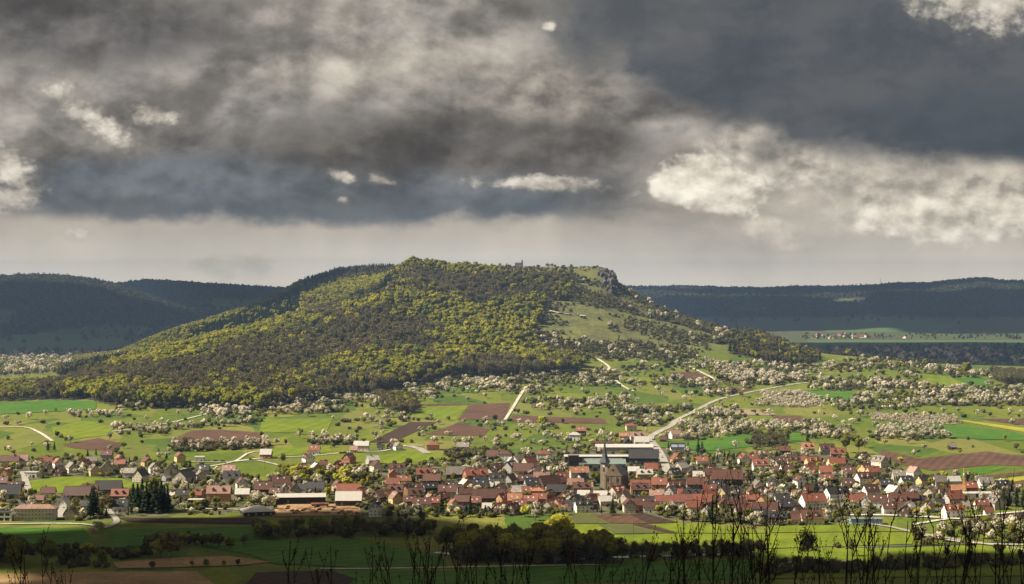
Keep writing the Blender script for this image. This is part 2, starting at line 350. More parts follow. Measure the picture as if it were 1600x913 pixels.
vo = t.n('ShaderNodeTexVoronoi'); t.put(vo.inputs['Vector'], t.v('MULTIPLY', t.v('ADD', g, t.v('SCALE', t.noise(g, .008, 2, .5, 1), 30.)), (1/55., 1/120., 0.))); vo.inputs['Scale'].default_value = 1.0
rc = t.n('ShaderNodeSeparateColor'); t.put(rc.inputs[0], vo.outputs['Color'])
c = t.mix(rc.outputs[0], (0.0714, 0.102, 0.0101), (0.126, 0.141, 0.0151))
c = t.mix(t.ramp(rc.outputs[1], .6, .9, 0, .85), c, (0.042, 0.084, 0.0109))
c = t.mix(t.ramp(rc.outputs[2], .7, .95, 0, .7), c, (0.168, 0.155, 0.0378))
c = t.mix(t.ramp(t.noise(g, .03, 5, .65), .45, .75, 0, .5), c, (0.084, 0.0882, 0.0252))
sp = t.n('ShaderNodeSeparateXYZ'); t.put(sp.inputs[0], g)
dry = t.mix(t.ramp(t.noise(g, .02, 5, .65), .35, .65), (0.126, 0.13, 0.0378), (0.084, 0.084, 0.0336))
dry = t.mix(t.ramp(t.noise(g, .11, 4, .7), .5, .7, 0, .7), dry, (0.0462, 0.042, 0.021))
c = t.mix(t.m('MULTIPLY', t.ramp(sp.outputs[2], 62., 90.), t.ramp(sp.outputs[1], 4800., 4500.)), c, dry)
farc = t.mix(t.ramp(t.noise(g, .004, 4, .6), .4, .62), (0.0504, 0.0714, 0.0252), (0.063, 0.0588, 0.0294))
c = t.mix(t.ramp(sp.outputs[1], 4300., 4700.), c, farc)
strp = t.n('ShaderNodeTexWave'); strp.inputs['Scale'].default_value = .05; strp.inputs['Distortion'].default_value = 3.; strp.inputs['Detail'].default_value = 4; t.put(strp.inputs[0], t.v('ADD', g, t.v('SCALE', vo.outputs['Color'], 200.)))
c = t.v('SCALE', c, t.ramp(strp.outputs['Fac'], 0, 1, .97, 1.03, False))
c = t.mix(t.ramp(t.noise(g, .012, 6, .7), .5, .68, 0, .55), c, (0.134, 0.118, 0.0336))
c = t.v('SCALE', c, t.ramp(t.noise(g, .12, 6, .75), .3, .7, .68, 1.25, False))
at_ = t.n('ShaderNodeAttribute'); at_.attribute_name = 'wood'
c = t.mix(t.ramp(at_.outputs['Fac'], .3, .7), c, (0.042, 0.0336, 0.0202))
at2 = t.n('ShaderNodeAttribute'); at2.attribute_name = 'yard'
yardc = t.mix(t.ramp(t.noise(g, .09, 4, .6), .42, .58), (0.0462, 0.063, 0.0168), (0.109, 0.0882, 0.0672))
c = t.mix(t.ramp(at2.outputs['Fac'], .3, .7, 0, .9), c, yardc)
GM.node_tree.links.new(c, b.inputs['Base Color']); b.inputs['Roughness'].default_value = .95; b.inputs['Specular IOR Level'].default_value = .1
bp = t.n('ShaderNodeBump'); bp.inputs['Strength'].default_value = .6; bp.inputs['Distance'].default_value = .6
t.put(bp.inputs['Height'], t.noise(g, .25, 5, .7)); GM.node_tree.links.new(bp.outputs[0], b.inputs['Normal'])
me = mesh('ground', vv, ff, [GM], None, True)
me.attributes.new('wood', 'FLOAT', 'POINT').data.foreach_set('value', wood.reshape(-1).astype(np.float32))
VILL = [(0, 718), (200, 715), (330, 735), (420, 752), (520, 730), (640, 725), (760, 715), (880, 700), (990, 690), (1120, 715), (1260, 705), (1380, 722), (1450, 742), (1590, 755), (1600, 790), (1400, 805), (1290, 822), (1100, 818), (900, 800), (600, 808), (400, 800), (160, 812), (0, 815)]
yard = (inpoly(pxg, pyg, VILL) & vis & (GY < 2400)).astype(np.float32)
me.attributes.new('yard', 'FLOAT', 'POINT').data.foreach_set('value', yard.reshape(-1))
ground = obj('ground', me, kind='structure')
# ------------------------------------------------------------------ fields, roads: sheets laid just over the ground
def fieldmat(name, a, b_, rowdir=.35, rowscale=.11, rowamt=.13):
    m, t, b = newmat(name)
    g = t.n('ShaderNodeNewGeometry').outputs['Position']
    nd = t.n('ShaderNodeVectorRotate'); nd.rotation_type = 'Z_AXIS'; nd.inputs['Angle'].default_value = rowdir; t.put(nd.inputs['Vector'], g)
    wv = t.n('ShaderNodeTexWave'); wv.inputs['Scale'].default_value = rowscale/6.28*2; wv.inputs['Distortion'].default_value = 1.5; wv.inputs['Detail'].default_value = 3; t.put(wv.inputs[0], nd.outputs[0])
    c = t.mix(t.ramp(t.noise(g, .02, 6, .65), .3, .7), a, b_)
    k = t.m('MULTIPLY', t.ramp(wv.outputs['Fac'], 0, 1, 1-rowamt, 1+rowamt, False), t.m('MULTIPLY', t.ramp(t.noise(g, .4, 4, .7), .3, .7, .8, 1.2, False), t.ramp(t.noise(g, .05, 6, .75), .3, .7, .78, 1.2, False)))
    t.put(b.inputs['Base Color'], t.v('SCALE', c, k)); b.inputs['Roughness'].default_value = .95; b.inputs['Specular IOR Level'].default_value = .1
    return m
SOIL = fieldmat('ploughed_soil', (0.0966, 0.0521, 0.0336), (0.0714, 0.0395, 0.0269)); SOILD = fieldmat('dark_soil', (0.0504, 0.0302, 0.0218), (0.0378, 0.0252, 0.0168))
CROP = fieldmat('young_crop', (0.0413, 0.103, 0.0103), (0.0585, 0.12, 0.0138), .9, .07, .12); LIME = fieldmat('lush_meadow', (0.126, 0.153, 0.0109), (0.0991, 0.133, 0.0109), .2, .06, .08)
RAPE = fieldmat('yellow_crop', (0.277, 0.252, 0.0252), (0.21, 0.21, 0.0252), .5, .4, .12); STRAW = fieldmat('dry_reed', (0.302, 0.197, 0.0924), (0.185, 0.118, 0.0546), .1, .6, .15)
OLIVE = fieldmat('stubble_plot', (0.084, 0.084, 0.0294), (0.063, 0.0672, 0.0235), 1.2, .5, .2); NURS = fieldmat('orchard_rows', (0.227, 0.176, 0.109), (0.168, 0.143, 0.0756), .25, .5, .15)
DULL = fieldmat('far_meadow', (0.0588, 0.0966, 0.0336), (0.0714, 0.101, 0.0378), .3, .1, .08)
GRAVEL = fieldmat('pale_gravel', (.5, .44, .36), (0.353, 0.311, 0.252), 0., .1, .05); ASPH = fieldmat('road_surface', (0.302, 0.269, 0.227), (0.252, 0.227, 0.193), 0., .1, .05)
LAY = [0.25]
def drape(name, poly, mat, y0=1000, cell=24., label=None):
    pts = [at(x, y, y0) for x, y in poly]
    bm = bmesh.new(); vs_ = [bm.verts.new((p.x, p.y, 0)) for p in pts]
    try: bm.faces.new(vs_)
    except ValueError: bm.free(); return
    for ax in (0, 1):
        lo = min(p[ax] for p in pts); hi = max(p[ax] for p in pts); n = min(90, int((hi-lo)/cell)+1); st = (hi-lo)/n
        for k in range(1, n):
            co = [0, 0, 0]; co[ax] = lo+k*st; no = [0, 0, 0]; no[ax] = 1
            bmesh.ops.bisect_plane(bm, geom=bm.verts[:]+bm.edges[:]+bm.faces[:], dist=1e-4, plane_co=co, plane_no=no)
    bmesh.ops.triangulate(bm, faces=bm.faces[:])
    if bm.verts:
        X = np.array([v.co.x for v in bm.verts]); Y = np.array([v.co.y for v in bm.verts]); z = zt(X, Y)+LAY[0]
        for v, q in zip(bm.verts, z): v.co.z = q
    LAY[0] = .25+((LAY[0]-.25+.011) % .35)
    for f in bm.faces:
        if f.normal.z < 0: f.normal_flip()
    me = bpy.data.meshes.new(name); bm.to_mesh(me); bm.free(); me.materials.append(mat)
    return obj(name, me, kind='structure')
def road(name, pts, width, mat, y0=1000, lift=.62):
    P3 = [at(x, y, y0) for x, y in pts]
    C = [Vector((p.x, p.y, 0)) for p in P3]; dense = []
    for i in range(len(C)-1):
        p0 = C[max(0, i-1)]; p1 = C[i]; p2 = C[i+1]; p3 = C[min(len(C)-1, i+2)]
        n = max(2, int((p2-p1).length/8))
        for k in range(n):
            u = k/n; dense.append(.5*((2*p1)+(p2-p0)*u+(2*p0-5*p1+4*p2-p3)*u*u+(3*p1-p0-3*p2+p3)*u**3))
    dense.append(C[-1]); V = []; Fc = []
    for i, p in enumerate(dense):
        d = (dense[min(i+1, len(dense)-1)]-dense[max(i-1, 0)]).normalized(); nrm = Vector((-d.y, d.x, 0))
        for s in (-.5, 0, .5):
            q = p+nrm*s*width; V.append((q.x, q.y, float(zt(q.x, q.y))+lift))
        if i:
            for s in (0, 1): a = (i-1)*3+s; Fc.append((a, a+3, a+4, a+1))
    me = mesh(name, V, Fc, [mat]); me.flip_normals() if me.polygons[0].normal.z < 0 else None
    return obj(name, me, kind='structure')
FIELDS = []
def fld(name, mat, *poly, y0=1000, block=True):
    drape(name, poly, mat, y0)
    if block: FIELDS.append(list(poly))
PF = 'ploughed_field'
fld(PF, SOIL, (735, 632), (797, 630), (787, 656), (714, 657)); fld(PF, SOIL, (652, 632), (733, 631), (730, 635), (656, 635))
fld(PF, SOILD, (575, 692), (641, 660), (683, 660), (612, 692)); fld(PF, SOIL, (664, 680), (718, 661), (765, 671), (756, 682))
fld(PF, SOIL, (800, 649), (943, 655), (950, 663), (800, 660)); fld(PF, SOIL, (1045, 582), (1089, 582), (1115, 593), (1070, 594)); fld(PF, SOIL, (1121, 604), (1178, 608), (1165, 612), (1133, 612))
fld(PF, SOIL, (97, 695), (153, 685), (191, 693), (184, 704), (140, 704), (110, 700)); fld(PF, SOIL, (262, 690), (300, 673), (345, 672), (402, 676), (418, 690), (330, 694))
fld(PF, SOIL, (1376, 703), (1435, 717), (1543, 706), (1640, 719), (1640, 730), (1551, 727), (1457, 736), (1405, 726), (1376, 712))
fld(PF, SOIL, (1525, 746), (1640, 733), (1640, 738), (1552, 748), (1525, 751)); fld(PF, SOIL, (1575, 756), (1640, 745), (1640, 760), (1577, 762))
fld(PF, SOIL, (1205, 650), (1246, 650), (1277, 658), (1270, 662), (1212, 659)); fld(PF, SOIL, (1531, 655), (1640, 655), (1640, 669), (1553, 659))
fld(PF, SOIL, (927, 805), (983, 804), (1014, 819), (953, 818)); fld(PF, SOILD, (984, 804), (1004, 802), (1060, 817), (1015, 819))
fld('stubble_field', OLIVE, (887, 801), (925, 805), (951, 819), (899, 819)); fld('stubble_field', OLIVE, (935, 820), (984, 820), (1040, 834), (963, 835)); fld(PF, SOILD, (988, 820), (1012, 820), (1057, 834), (1044, 834))
fld('lush_meadow', LIME, (895, 820), (933, 820), (961, 835), (900, 836)); fld('lush_meadow', LIME, (1016, 820), (1062, 818), (1120, 822), (1200, 834), (1060, 834))
fld('lush_meadow', LIME, (950, 837), (1200, 835), (1430, 834), (1425, 851), (1200, 858), (980, 862)); fld('lush_meadow', LIME, (1200, 823), (1330, 820), (1420, 831), (1205, 833))
fld('lush_meadow', LIME, (1180, 860), (1640, 853), (1640, 900), (1180, 905))
fld(PF, SOILD, (184, 810), (400, 810), (420, 816), (400, 820), (200, 816)); fld('reed_field', STRAW, (176, 880), (260, 873), (357, 870), (400, 876), (425, 879), (383, 884), (255, 888), (184, 889))
fld('reed_field', STRAW, (-60, 899), (60, 897), (204, 894), (306, 894), (337, 915), (300, 930), (-60, 930)); fld(PF, SOILD, (400, 896), (448, 894), (520, 893), (556, 906), (540, 918), (380, 918))
fld(PF, SOILD, (1480, 818), (1640, 795), (1640, 806), (1500, 823)); fld('crop_field', CROP, (0, 633), (80, 625), (150, 628), (150, 640), (60, 645), (0, 648))
fld('crop_field', CROP, (1020, 699), (1150, 682), (1250, 676), (1256, 690), (1100, 706)); fld('crop_field', CROP, (1360, 665), (1467, 662), (1580, 675), (1640, 690), (1537, 687), (1415, 681))
fld('yellow_field', RAPE, (1500, 656), (1640, 674), (1640, 682), (1507, 659)); fld('crop_field', CROP, (1475, 739), (1551, 729), (1575, 731), (1525, 744), (1470, 748))
fld('crop_field', CROP, (1482, 592), (1531, 589), (1568, 601), (1531, 607)); fld('yellow_field', RAPE, (1553, 750), (1640, 740), (1640, 744), (1574, 755))
fld('lush_meadow', LIME, (45, 752), (95, 745), (190, 748), (215, 756), (265, 755), (270, 762), (225, 768), (120, 768), (90, 772), (50, 768))
fld('lush_meadow', LIME, (650, 636), (732, 634), (712, 656), (652, 654)); fld('crop_field', CROP, (700, 607), (748, 606), (745, 613), (706, 614)); fld('lush_meadow', LIME, (965, 589), (1025, 590), (1018, 597), (970, 597))
fld('lush_meadow', LIME, (410, 655), (520, 655), (510, 675), (405, 676)); fld('lush_meadow', LIME, (80, 667), (135, 658), (178, 668), (170, 680), (110, 688), (85, 680)); fld('lush_meadow', LIME, (420, 702), (520, 697), (515, 700), (520, 706), (480, 711), (422, 714))
fld('lush_meadow', LIME, (598, 712), (640, 704), (700, 714), (660, 722), (600, 726)); fld('crop_field', CROP, (1230, 612), (1330, 612), (1340, 628), (1260, 622)); fld('lush_meadow', LIME, (1415, 583), (1480, 588), (1530, 610), (1460, 604))
fld('orchard_floor', NURS, (1198, 615), (1265, 619), (1292, 630), (1262, 636), (1180, 632), block=False); fld('orchard_floor', NURS, (1365, 650), (1490, 652), (1498, 664), (1410, 660), (1365, 656), block=False)
fld('orchard_floor', NURS, (1125, 637), (1200, 640), (1215, 650), (1130, 648), block=False)
for q in ([(300, 850), (560, 843), (690, 871), (700, 886), (560, 888), (430, 882), (390, 868)], [(720, 888), (960, 884), (1180, 874), (1180, 905), (700, 914)], [(-40, 826), (130, 825), (148, 850), (-40, 858)], [(168, 830), (420, 822), (430, 842), (300, 848), (172, 858)], [(450, 893), (700, 893), (900, 890), (900, 925), (560, 925)]): fld('crop_field', CROP, *q, block=False)
fld('log_yard', fieldmat('sawdust_yard', (.3, .19, .1), (.2, .13, .075), .1, .2, .1), (432, 789), (560, 788), (566, 806), (425, 808))
fld('far_meadow', DULL, (-100, 524), (100, 523), (200, 527), (170, 552), (0, 552), (-100, 552), y0=4000); fld('far_meadow', DULL, (200, 522), (330, 500), (335, 515), (260, 526), y0=4600)
fld('far_meadow', DULL, (1280, 500), (1400, 494), (1480, 506), (1500, 520), (1290, 520), y0=5400); fld('far_meadow', DULL, (1260, 531), (1640, 533), (1640, 540), (1270, 541), y0=4700)
RD, TR = 'road', 'farm_track'
ROADS = [(RD, [(1043, 742), (1038, 722), (1030, 706), (1020, 692), (1017, 683), (1030, 675), (1048, 666), (1056, 657)], 8), (RD, [(1056, 657), (1075, 648), (1110, 630), (1140, 620), (1200, 608), (1240, 601), (1278, 597)], 6),
 (RD, [(269, 723), (300, 722), (340, 723), (365, 722), (400, 720), (441, 729), (470, 736), (490, 737)], 5), (TR, [(365, 722), (406, 717), (469, 714), (497, 712), (562, 706), (595, 706), (635, 697), (660, 697)], 4), (RD, [(640, 698), (655, 702), (667, 709)], 9),
 (TR, [(319, 731), (365, 722), (388, 709), (412, 705)], 3), (RD, [(168, 797), (178, 808), (183, 815), (178, 820), (165, 826)], 5), (TR, [(-40, 821), (60, 819), (130, 820), (165, 826)], 4),
 (RD, [(1325, 812), (1345, 818), (1390, 824), (1430, 833), (1500, 845), (1640, 866)], 5), (TR, [(1425, 821), (1480, 812), (1540, 806), (1640, 796)], 5), (TR, [(789, 657), (800, 640), (815, 615), (822, 605)], 4),
 (TR, [(925, 558), (940, 565), (952, 575), (945, 582)], 4), (TR, [(962, 595), (975, 605), (990, 612)], 4), (TR, [(1075, 572), (1095, 582), (1117, 593)], 4), (TR, [(-30, 668), (35, 668), (60, 676), (82, 690)], 4), (TR, [(175, 675), (230, 668), (280, 658), (325, 647)], 3),
 (TR, [(500, 890), (560, 890), (650, 889), (800, 886), (940, 884)], 3), (RD, [(36, 738), (40, 752), (46, 770)], 6), (TR, [(835, 475), (860, 486), (890, 492), (915, 494)], 4), (TR, [(200, 800), (260, 799), (300, 796), (400, 798)], 2.5), (RD, [(100, 794), (92, 806), (95, 812)], 6), (TR, [(1180, 885), (1300, 878), (1420, 886), (1640, 876)], 2.5),
 (TR, [(1500, 812), (1430, 808), (1375, 806), (1320, 806)], 7), (TR, [(1440, 838), (1520, 850), (1640, 853)], 4)]
for i, (nm, pts, wd) in enumerate(ROADS): road(nm, pts, wd, ASPH if nm == RD else GRAVEL, lift=.62+.012*i)
# the little river behind the alders
WATER, t, b = newmat('river_water'); b.inputs['Base Color'].default_value = (.05, .06, .05, 1); b.inputs['Roughness'].default_value = .08
bpn = t.n('ShaderNodeBump'); bpn.inputs['Strength'].default_value = .2; t.put(bpn.inputs['Height'], t.noise(t.n('ShaderNodeNewGeometry').outputs['Position'], .6, 3, .5)); WATER.node_tree.links.new(bpn.outputs[0], b.inputs['Normal'])
road('river', [(680, 864), (760, 872), (850, 876), (960, 872), (1090, 868), (1200, 866), (1330, 858), (1440, 853), (1640, 846)], 7, WATER, lift=.45)
# ------------------------------------------------------------------ trees
def tube(V, Fc, pts, rad, n=5):
    base = len(V)
    for i, p in enumerate(pts):
        d = (Vector(pts[min(i+1, len(pts)-1)])-Vector(pts[max(i-1, 0)])).normalized()
        a = d.orthogonal().normalized(); b_ = d.cross(a)
        for k in range(n):
            q = Vector(p)+(a*math.cos(2*math.pi*k/n)+b_*math.sin(2*math.pi*k/n))*rad[i]
            V.append(tuple(q))
        if i:
            for k in range(n):
                A = base+(i-1)*n+k; B = base+(i-1)*n+(k+1) % n; Fc.append((A, B, B+n, A+n))
    Fc.append(tuple(base+(len(pts)-1)*n+k for k in range(n)))
def trunk_mesh(nm, h, r, limbs, spread, rng, hc=.35, n=5, mat=None):
    V, Fc = [], []
    tube(V, Fc, [(0, 0, -.6), (0, 0, h*.25), (rng.uniform(-.3, .3), rng.uniform(-.3, .3), h*.55), (0, 0, h*.85)], [r*1.3, r, r*.7, r*.2], n)
    for k in range(limbs):
        a = rng.uniform(0, 6.28); z0 = h*rng.uniform(hc*.8, .6); L = spread*rng.uniform(.6, 1)
        tube(V, Fc, [(0, 0, z0), (math.cos(a)*L*.5, math.sin(a)*L*.5, z0+L*.45), (math.cos(a)*L, math.sin(a)*L, z0+L*rng.uniform(.6, 1.1))], [r*.5, r*.3, r*.1], 4)
    return mesh(nm, V, Fc, [mat or BARK])
def cards(rng, centers, radii, n, size, up=.25, aspect=1.0, jit=.4, inner=.7, flat=1.):
    """n leaf clumps (bent quads) spread over and inside lobes"""
    li = rng.integers(0, len(centers), n)
    d = rng.normal(size=(n, 3)); d[:, 2] += up; d /= np.linalg.norm(d, axis=1)[:, None]
    p = centers[li]+d*(radii[li]*rng.uniform(inner, 1.05, n))[:, None]*np.array([1, 1, flat])
    nn = d+rng.normal(size=(n, 3))*jit; nn /= np.linalg.norm(nn, axis=1)[:, None]
    a = np.cross(nn, rng.normal(size=(n, 3))); a /= np.linalg.norm(a, axis=1)[:, None]; b_ = np.cross(nn, a)
    s = size*rng.uniform(.55, 1.25, n)[:, None]
    a = a*s*.5; b_ = b_*s*.5*aspect
    q = np.stack([p-a-b_, p+a*.9-b_*1.1+nn*s*.12, p+a*1.1+b_*.9, p-a*.8+b_*1.1+nn*s*.15], 1).reshape(-1, 3)
    f = np.arange(4*n).reshape(n, 4)
    return q, f
def lobes(rng, n, rx, rz, zc, lr):
    d = rng.normal(size=(n, 3)); d /= np.linalg.norm(d, axis=1)[:, None]
    c = d*rng.uniform(.35, .72, n)[:, None]*np.array([rx, rx, rz]); c[:, 2] += zc
    return c, lr*rng.uniform(.65, 1.2, n)
def crown_mesh(nm, parts):
    V, Fc, mi, mats = [], [], [], []; off = 0
    for q, f, m in parts:
        if m not in mats: mats.append(m)
        V.append(q); Fc += (f+off).tolist(); off += len(q); mi += [mats.index(m)]*len(f)
    return mesh(nm, np.concatenate(V), Fc, mats, mi)
ICO = {}
def ico(sub):
    if sub not in ICO:
        bm = bmesh.new(); bmesh.ops.create_icosphere(bm, subdivisions=sub, radius=1.); ICO[sub] = (np.array([v.co[:] for v in bm.verts]), np.array([[v.index for v in f.verts] for f in bm.faces])); bm.free()
    return ICO[sub]
def cores(rng, c, r, k=.86, sub=2, rough=.16):
    """lumpy leaf masses, one per lobe"""
    V0, F0 = ico(sub); V, Fc = [], []
    for i in range(len(c)):
        V.append(V0*(1+rough*rng.normal(size=(len(V0), 1)))*r[i]*k+c[i]); Fc.append(F0+i*len(V0))
    F_ = np.concatenate(Fc); return np.concatenate(V), np.concatenate([F_, F_[:, 2:]], 1) if False else F_
PROTO = {}                                     # kind -> list of (trunk mesh, crown mesh, height)
def P_(kind, nv, fn):
    PROTO[kind] = [fn(np.random.default_rng(hash_(kind)+k*31), k) for k in range(nv)]
def hash_(s): return sum((i+3)*ord(ch) for i, ch in enumerate(s)) % 10007
def mk_broad(rng, k, leaf=None, tw=.25):
    rx, rz = rng.uniform(4.4, 5.4), rng.uniform(6., 7.2)
    c, r = lobes(rng, 13, rx, rz, 12., 2.5)
    pr = [(*cores(rng, c, r), leaf or LEAF), (*cards(rng, c, r, 170, 1.15, inner=.95), leaf or LEAF), (*cards(rng, c, r, 40, 1.4, inner=.9, aspect=.35), LEAFD)]
    return trunk_mesh('trunk', 18, .3, 4, 4, rng), crown_mesh('crown', pr), 18.5
def mk_bare(rng, k):
    rx, rz = rng.uniform(3.6, 4.8), rng.uniform(6.5, 7.6)
    c, r = lobes(rng, 12, rx, rz, 11., 2.6)
    pr = [(*cards(rng, c, r, 330, 2.1, up=.5, aspect=.16, inner=.2), LEAFD), (*cards(rng, c, r, 60, 1.2, inner=.5), LEAFD), (*cards(rng, c, r, 22, .9), LEAF)]
    return trunk_mesh('trunk', 17, .26, 6, 4.5, rng), crown_mesh('crown', pr), 18.
def mk_conifer(rng, k):
    n = 260; z = rng.uniform(0, 1, n)**.8; a = rng.uniform(0, 6.28, n); rr = (1-z)*3.4*rng.uniform(.55, 1.1, n)+.15
    p = np.stack([np.cos(a)*rr, np.sin(a)*rr, 1.6+z*16.4], 1)
    rad = np.stack([np.cos(a), np.sin(a), -.35+0*a], 1); side = np.stack([-np.sin(a), np.cos(a), 0*a], 1)
    s = (1.6-z)*1.15; s = s[:, None]
    q = np.stack([p-rad*s-side*s*.5, p-rad*s+side*s*.5, p+rad*s*.6+side*s*.45, p+rad*s*.6-side*s*.45], 1).reshape(-1, 3)
    return trunk_mesh('trunk', 18, .25, 0, 1, rng), crown_mesh('crown', [(q, np.arange(4*n).reshape(n, 4), NEEDLE)]), 18.5
def mk_cherry(rng, k):
    rx, rz = rng.uniform(3.2, 4.), rng.uniform(2.3, 2.9)
    c, r = lobes(rng, 11, rx, rz, 4.9, 1.35)
    pr = [(*cores(rng, c[:4], r[:4], .75), BLOS), (*cards(rng, c, r, 150, .75, inner=.6), BLOS), (*cards(rng, c, r, 45, 1.1, inner=.2, aspect=.14, up=.8), LEAFD), (*cards(rng, c, r, 35, .8, inner=.85, aspect=.4, up=-1.2), LEAFD), (*cards(rng, c, r, 20, .7, inner=.9), BUSHL)]
    return trunk_mesh('trunk', 6, .2, 5, 2.6, rng, .3), crown_mesh('crown', pr), 7.8
def mk_bush(rng, k):
    c, r = lobes(rng, 9, 2.3, 1.5, 1.7, 1.2)
    c[:, 2] = np.maximum(c[:, 2], .7)
    pr = [(*cores(rng, c, r, .85), BUSHL), (*cards(rng, c, r, 90, .6, inner=.9), BUSHL), (*cards(rng, c, r, 60, .9, inner=.85, aspect=.2, up=.6), LEAFD)]
    return trunk_mesh('stem', 2.2, .12, 4, 1.4, rng, .1), crown_mesh('crown', pr), 4.
def mk_willow(rng, k): return mk_round(rng, WILLOW)
def mk_round(rng, leaf):
    c, r = lobes(rng, 18, 5.2, 4.6, 6.6, 2.)
    pr = [(*cores(rng, c, r), leaf), (*cards(rng, c, r, 330, .75, inner=.95), leaf), (*cards(rng, c, r, 50, 1.2, inner=.9, aspect=.3), LEAFD)]
    return trunk_mesh('trunk', 9, .35, 5, 3.6, rng, .2), crown_mesh('crown', pr), 12.
def mk_garden(rng, k):
    c, r = lobes(rng, 12, 3.2, 3.4, 5.2, 1.5)
    lf = BUSHL if k % 2 else LEAF; pr = [(*cores(rng, c, r), lf), (*cards(rng, c, r, 170, .75, inner=.95), lf), (*cards(rng, c, r, 40, 1., inner=.9, aspect=.3), LEAFD)]
    return trunk_mesh('trunk', 7, .22, 4, 2.6, rng, .25), crown_mesh('crown', pr), 9.
P_('broadleaf_tree', 4, mk_broad); P_('bare_tree', 4, mk_bare); P_('conifer_tree', 3, mk_conifer); P_('cherry_tree', 5, mk_cherry); P_('bush', 4, mk_bush); P_('willow_tree', 3, mk_willow); P_('garden_tree', 4, mk_garden)
TREES = []      # kind, X, Y, height, zone phrase, explicit base label or None
ROADPTS = []
for nm, pts, wd in ROADS:
    q = [at(x, y) for x, y in pts]
    for a, b_ in zip(q[:-1], q[1:]):
        n = max(1, int((b_-a).length/6))
        for k in range(n+1): c_ = a.lerp(b_, k/n); ROADPTS.append((c_.x, c_.y, wd/2+3))
ROADPTS = np.array(ROADPTS)
HOUSEPTS = []    # filled by the village list (x, y, radius)
def clear_of(X, Y, pts, chunk=400):
    ok = np.ones(len(X), bool)
    if len(pts) == 0: return ok
    pts = np.asarray(pts)
    for i in range(0, len(pts), chunk):
        p = pts[i:i+chunk]
        d = (X[:, None]-p[None, :, 0])**2+(Y[:, None]-p[None, :, 1])**2
        ok &= ~(d < p[None, :, 2]**2).any(1)
    return ok
def scatter(poly, yr, sp, mix, hr, phrase, dens=1., clump=None, thr=.5, fields=True, seed=0, mixfn=None, hfn=None):
    xs = [p[0] for p in poly]; rng = np.random.default_rng(seed+int(sp*100)+len(phrase))
    y0, y1 = yr
    x0 = min((min(xs)-800)/F*y for y in yr); x1 = max((max(xs)-800)/F*y for y in yr)
    gx, gy = np.meshgrid(np.arange(x0, x1, sp), np.arange(y0, y1, sp))
    gx = (gx+rng.uniform(-.45, .45, gx.shape)*sp).ravel(); gy = (gy+rng.uniform(-.45, .45, gy.shape)*sp).ravel()
    z = zt(gx, gy); px, py = proj(gx, gy, z)
    jx = 14*(fbm(gx, gy, 45., 61, 3)-.5)+12*(fbm(gx, gy, 18., 71, 2)-.5)
    k = inpoly(px+jx*1.6, py+jx*.5, poly)
    gx, gy, z, px, py = gx[k], gy[k], z[k], px[k], py[k]
    k = rng.uniform(size=len(gx)) < dens
    if clump: k &= fbm(gx*.42, gy, clump, 31+seed, 3) > thr
    if fields:
        for f in FIELDS: k &= ~inpoly(px, py, f)
        k &= clear_of(gx, gy, ROADPTS)
    gx, gy, z = gx[k], gy[k], z[k]
    kinds = list(mix.keys()); pr = np.array([mix[q] for q in kinds], float); pr /= pr.sum()
    for X, Y, zz in zip(gx, gy, z):
        kd = mixfn(X, Y, zz, rng) if mixfn else kinds[rng.choice(len(kinds), p=pr)]
        if kd is None: continue
        hh = rng.uniform(*hr)*{'bush': .65, 'cherry_tree': 1.15, 'conifer_tree': 1.05}.get(kd, 1.) if not hfn else hfn(kd, zz, rng)
        TREES.append((kd, X, Y, hh, phrase, None))
def mix_front(X, Y, z, rng):
    n = float(fbm(np.array([X]), np.array([Y]), 170., 51, 3)[0]); px = 800+F*X/Y
    u = rng.uniform()
    if z > 150 and px > 790: return 'bare_tree' if u < .72 else ('bush' if u < .85 else 'broadleaf_tree')
    if u < .03: return 'conifer_tree'
    p = .3+5.0*(n-.46)+(.25 if Y < 2750 else 0)+(.25 if z > 165 else 0)
    return 'broadleaf_tree' if rng.uniform() < p else 'bare_tree'
def h_front(kd, z, rng):
    h = rng.uniform(12, 25)
    if z > 185: h *= .55
    elif z > 150: h *= .8
    return h*(.4 if kd == 'bush' else 1)
scatter(WOOD_FRONT, (2380, 3440), 9.0, dict(broadleaf_tree=1), (14, 21), 'in the wood on the front slope of the hill', fields=False, mixfn=mix_front, hfn=h_front)
def mix_back(X, Y, z, rng):
    px = 800+F*X/Y; crest = np.interp(px, [150, 240, 290, 340, 380, 430, 470, 640], [3150, 3420, 3540, 3640, 3700, 3820, 3930, 4000])
    if px > 475 and Y > 3760: return 'conifer_tree' if rng.uniform() < .6 else 'bare_tree'
    if Y < crest-25-rng.uniform(0, 50) and px < 470: return 'conifer_tree' if rng.uniform() < .85 else 'broadleaf_tree'
    return 'broadleaf_tree' if rng.uniform() < .8 else 'bare_tree'
scatter([(120, 380), (648, 380), (648, 470), (480, 520), (120, 640)], (3410, 4060), 8.8, dict(a=1), (13, 18), 'in the wood on the far ridge of the hill', fields=False, mixfn=mix_back)
scatter([(100, 470), (470, 470), (640, 430), (640, 640), (100, 640)], (2900, 3430), 8.5, dict(broadleaf_tree=.5, bare_tree=.5), (13, 19), 'in the wooded fold between the two ridges', fields=False, mixfn=lambda X, Y, z, rng: ('conifer_tree' if rng.uniform() < .6 else 'bare_tree') if Y > np.interp(800+F*X/Y, [100, 190, 240, 290, 340, 380, 430, 500, 590, 640], [2900, 2950, 3000, 3040, 3090, 3160, 3230, 3280, 3340, 3400]) else None)
scatter(WOOD_RIGHT, (2900, 3500), 8, dict(bare_tree=.5, conifer_tree=.35, broadleaf_tree=.15), (11, 17), 'in the dark copse at the right foot of the hill', fields=False)
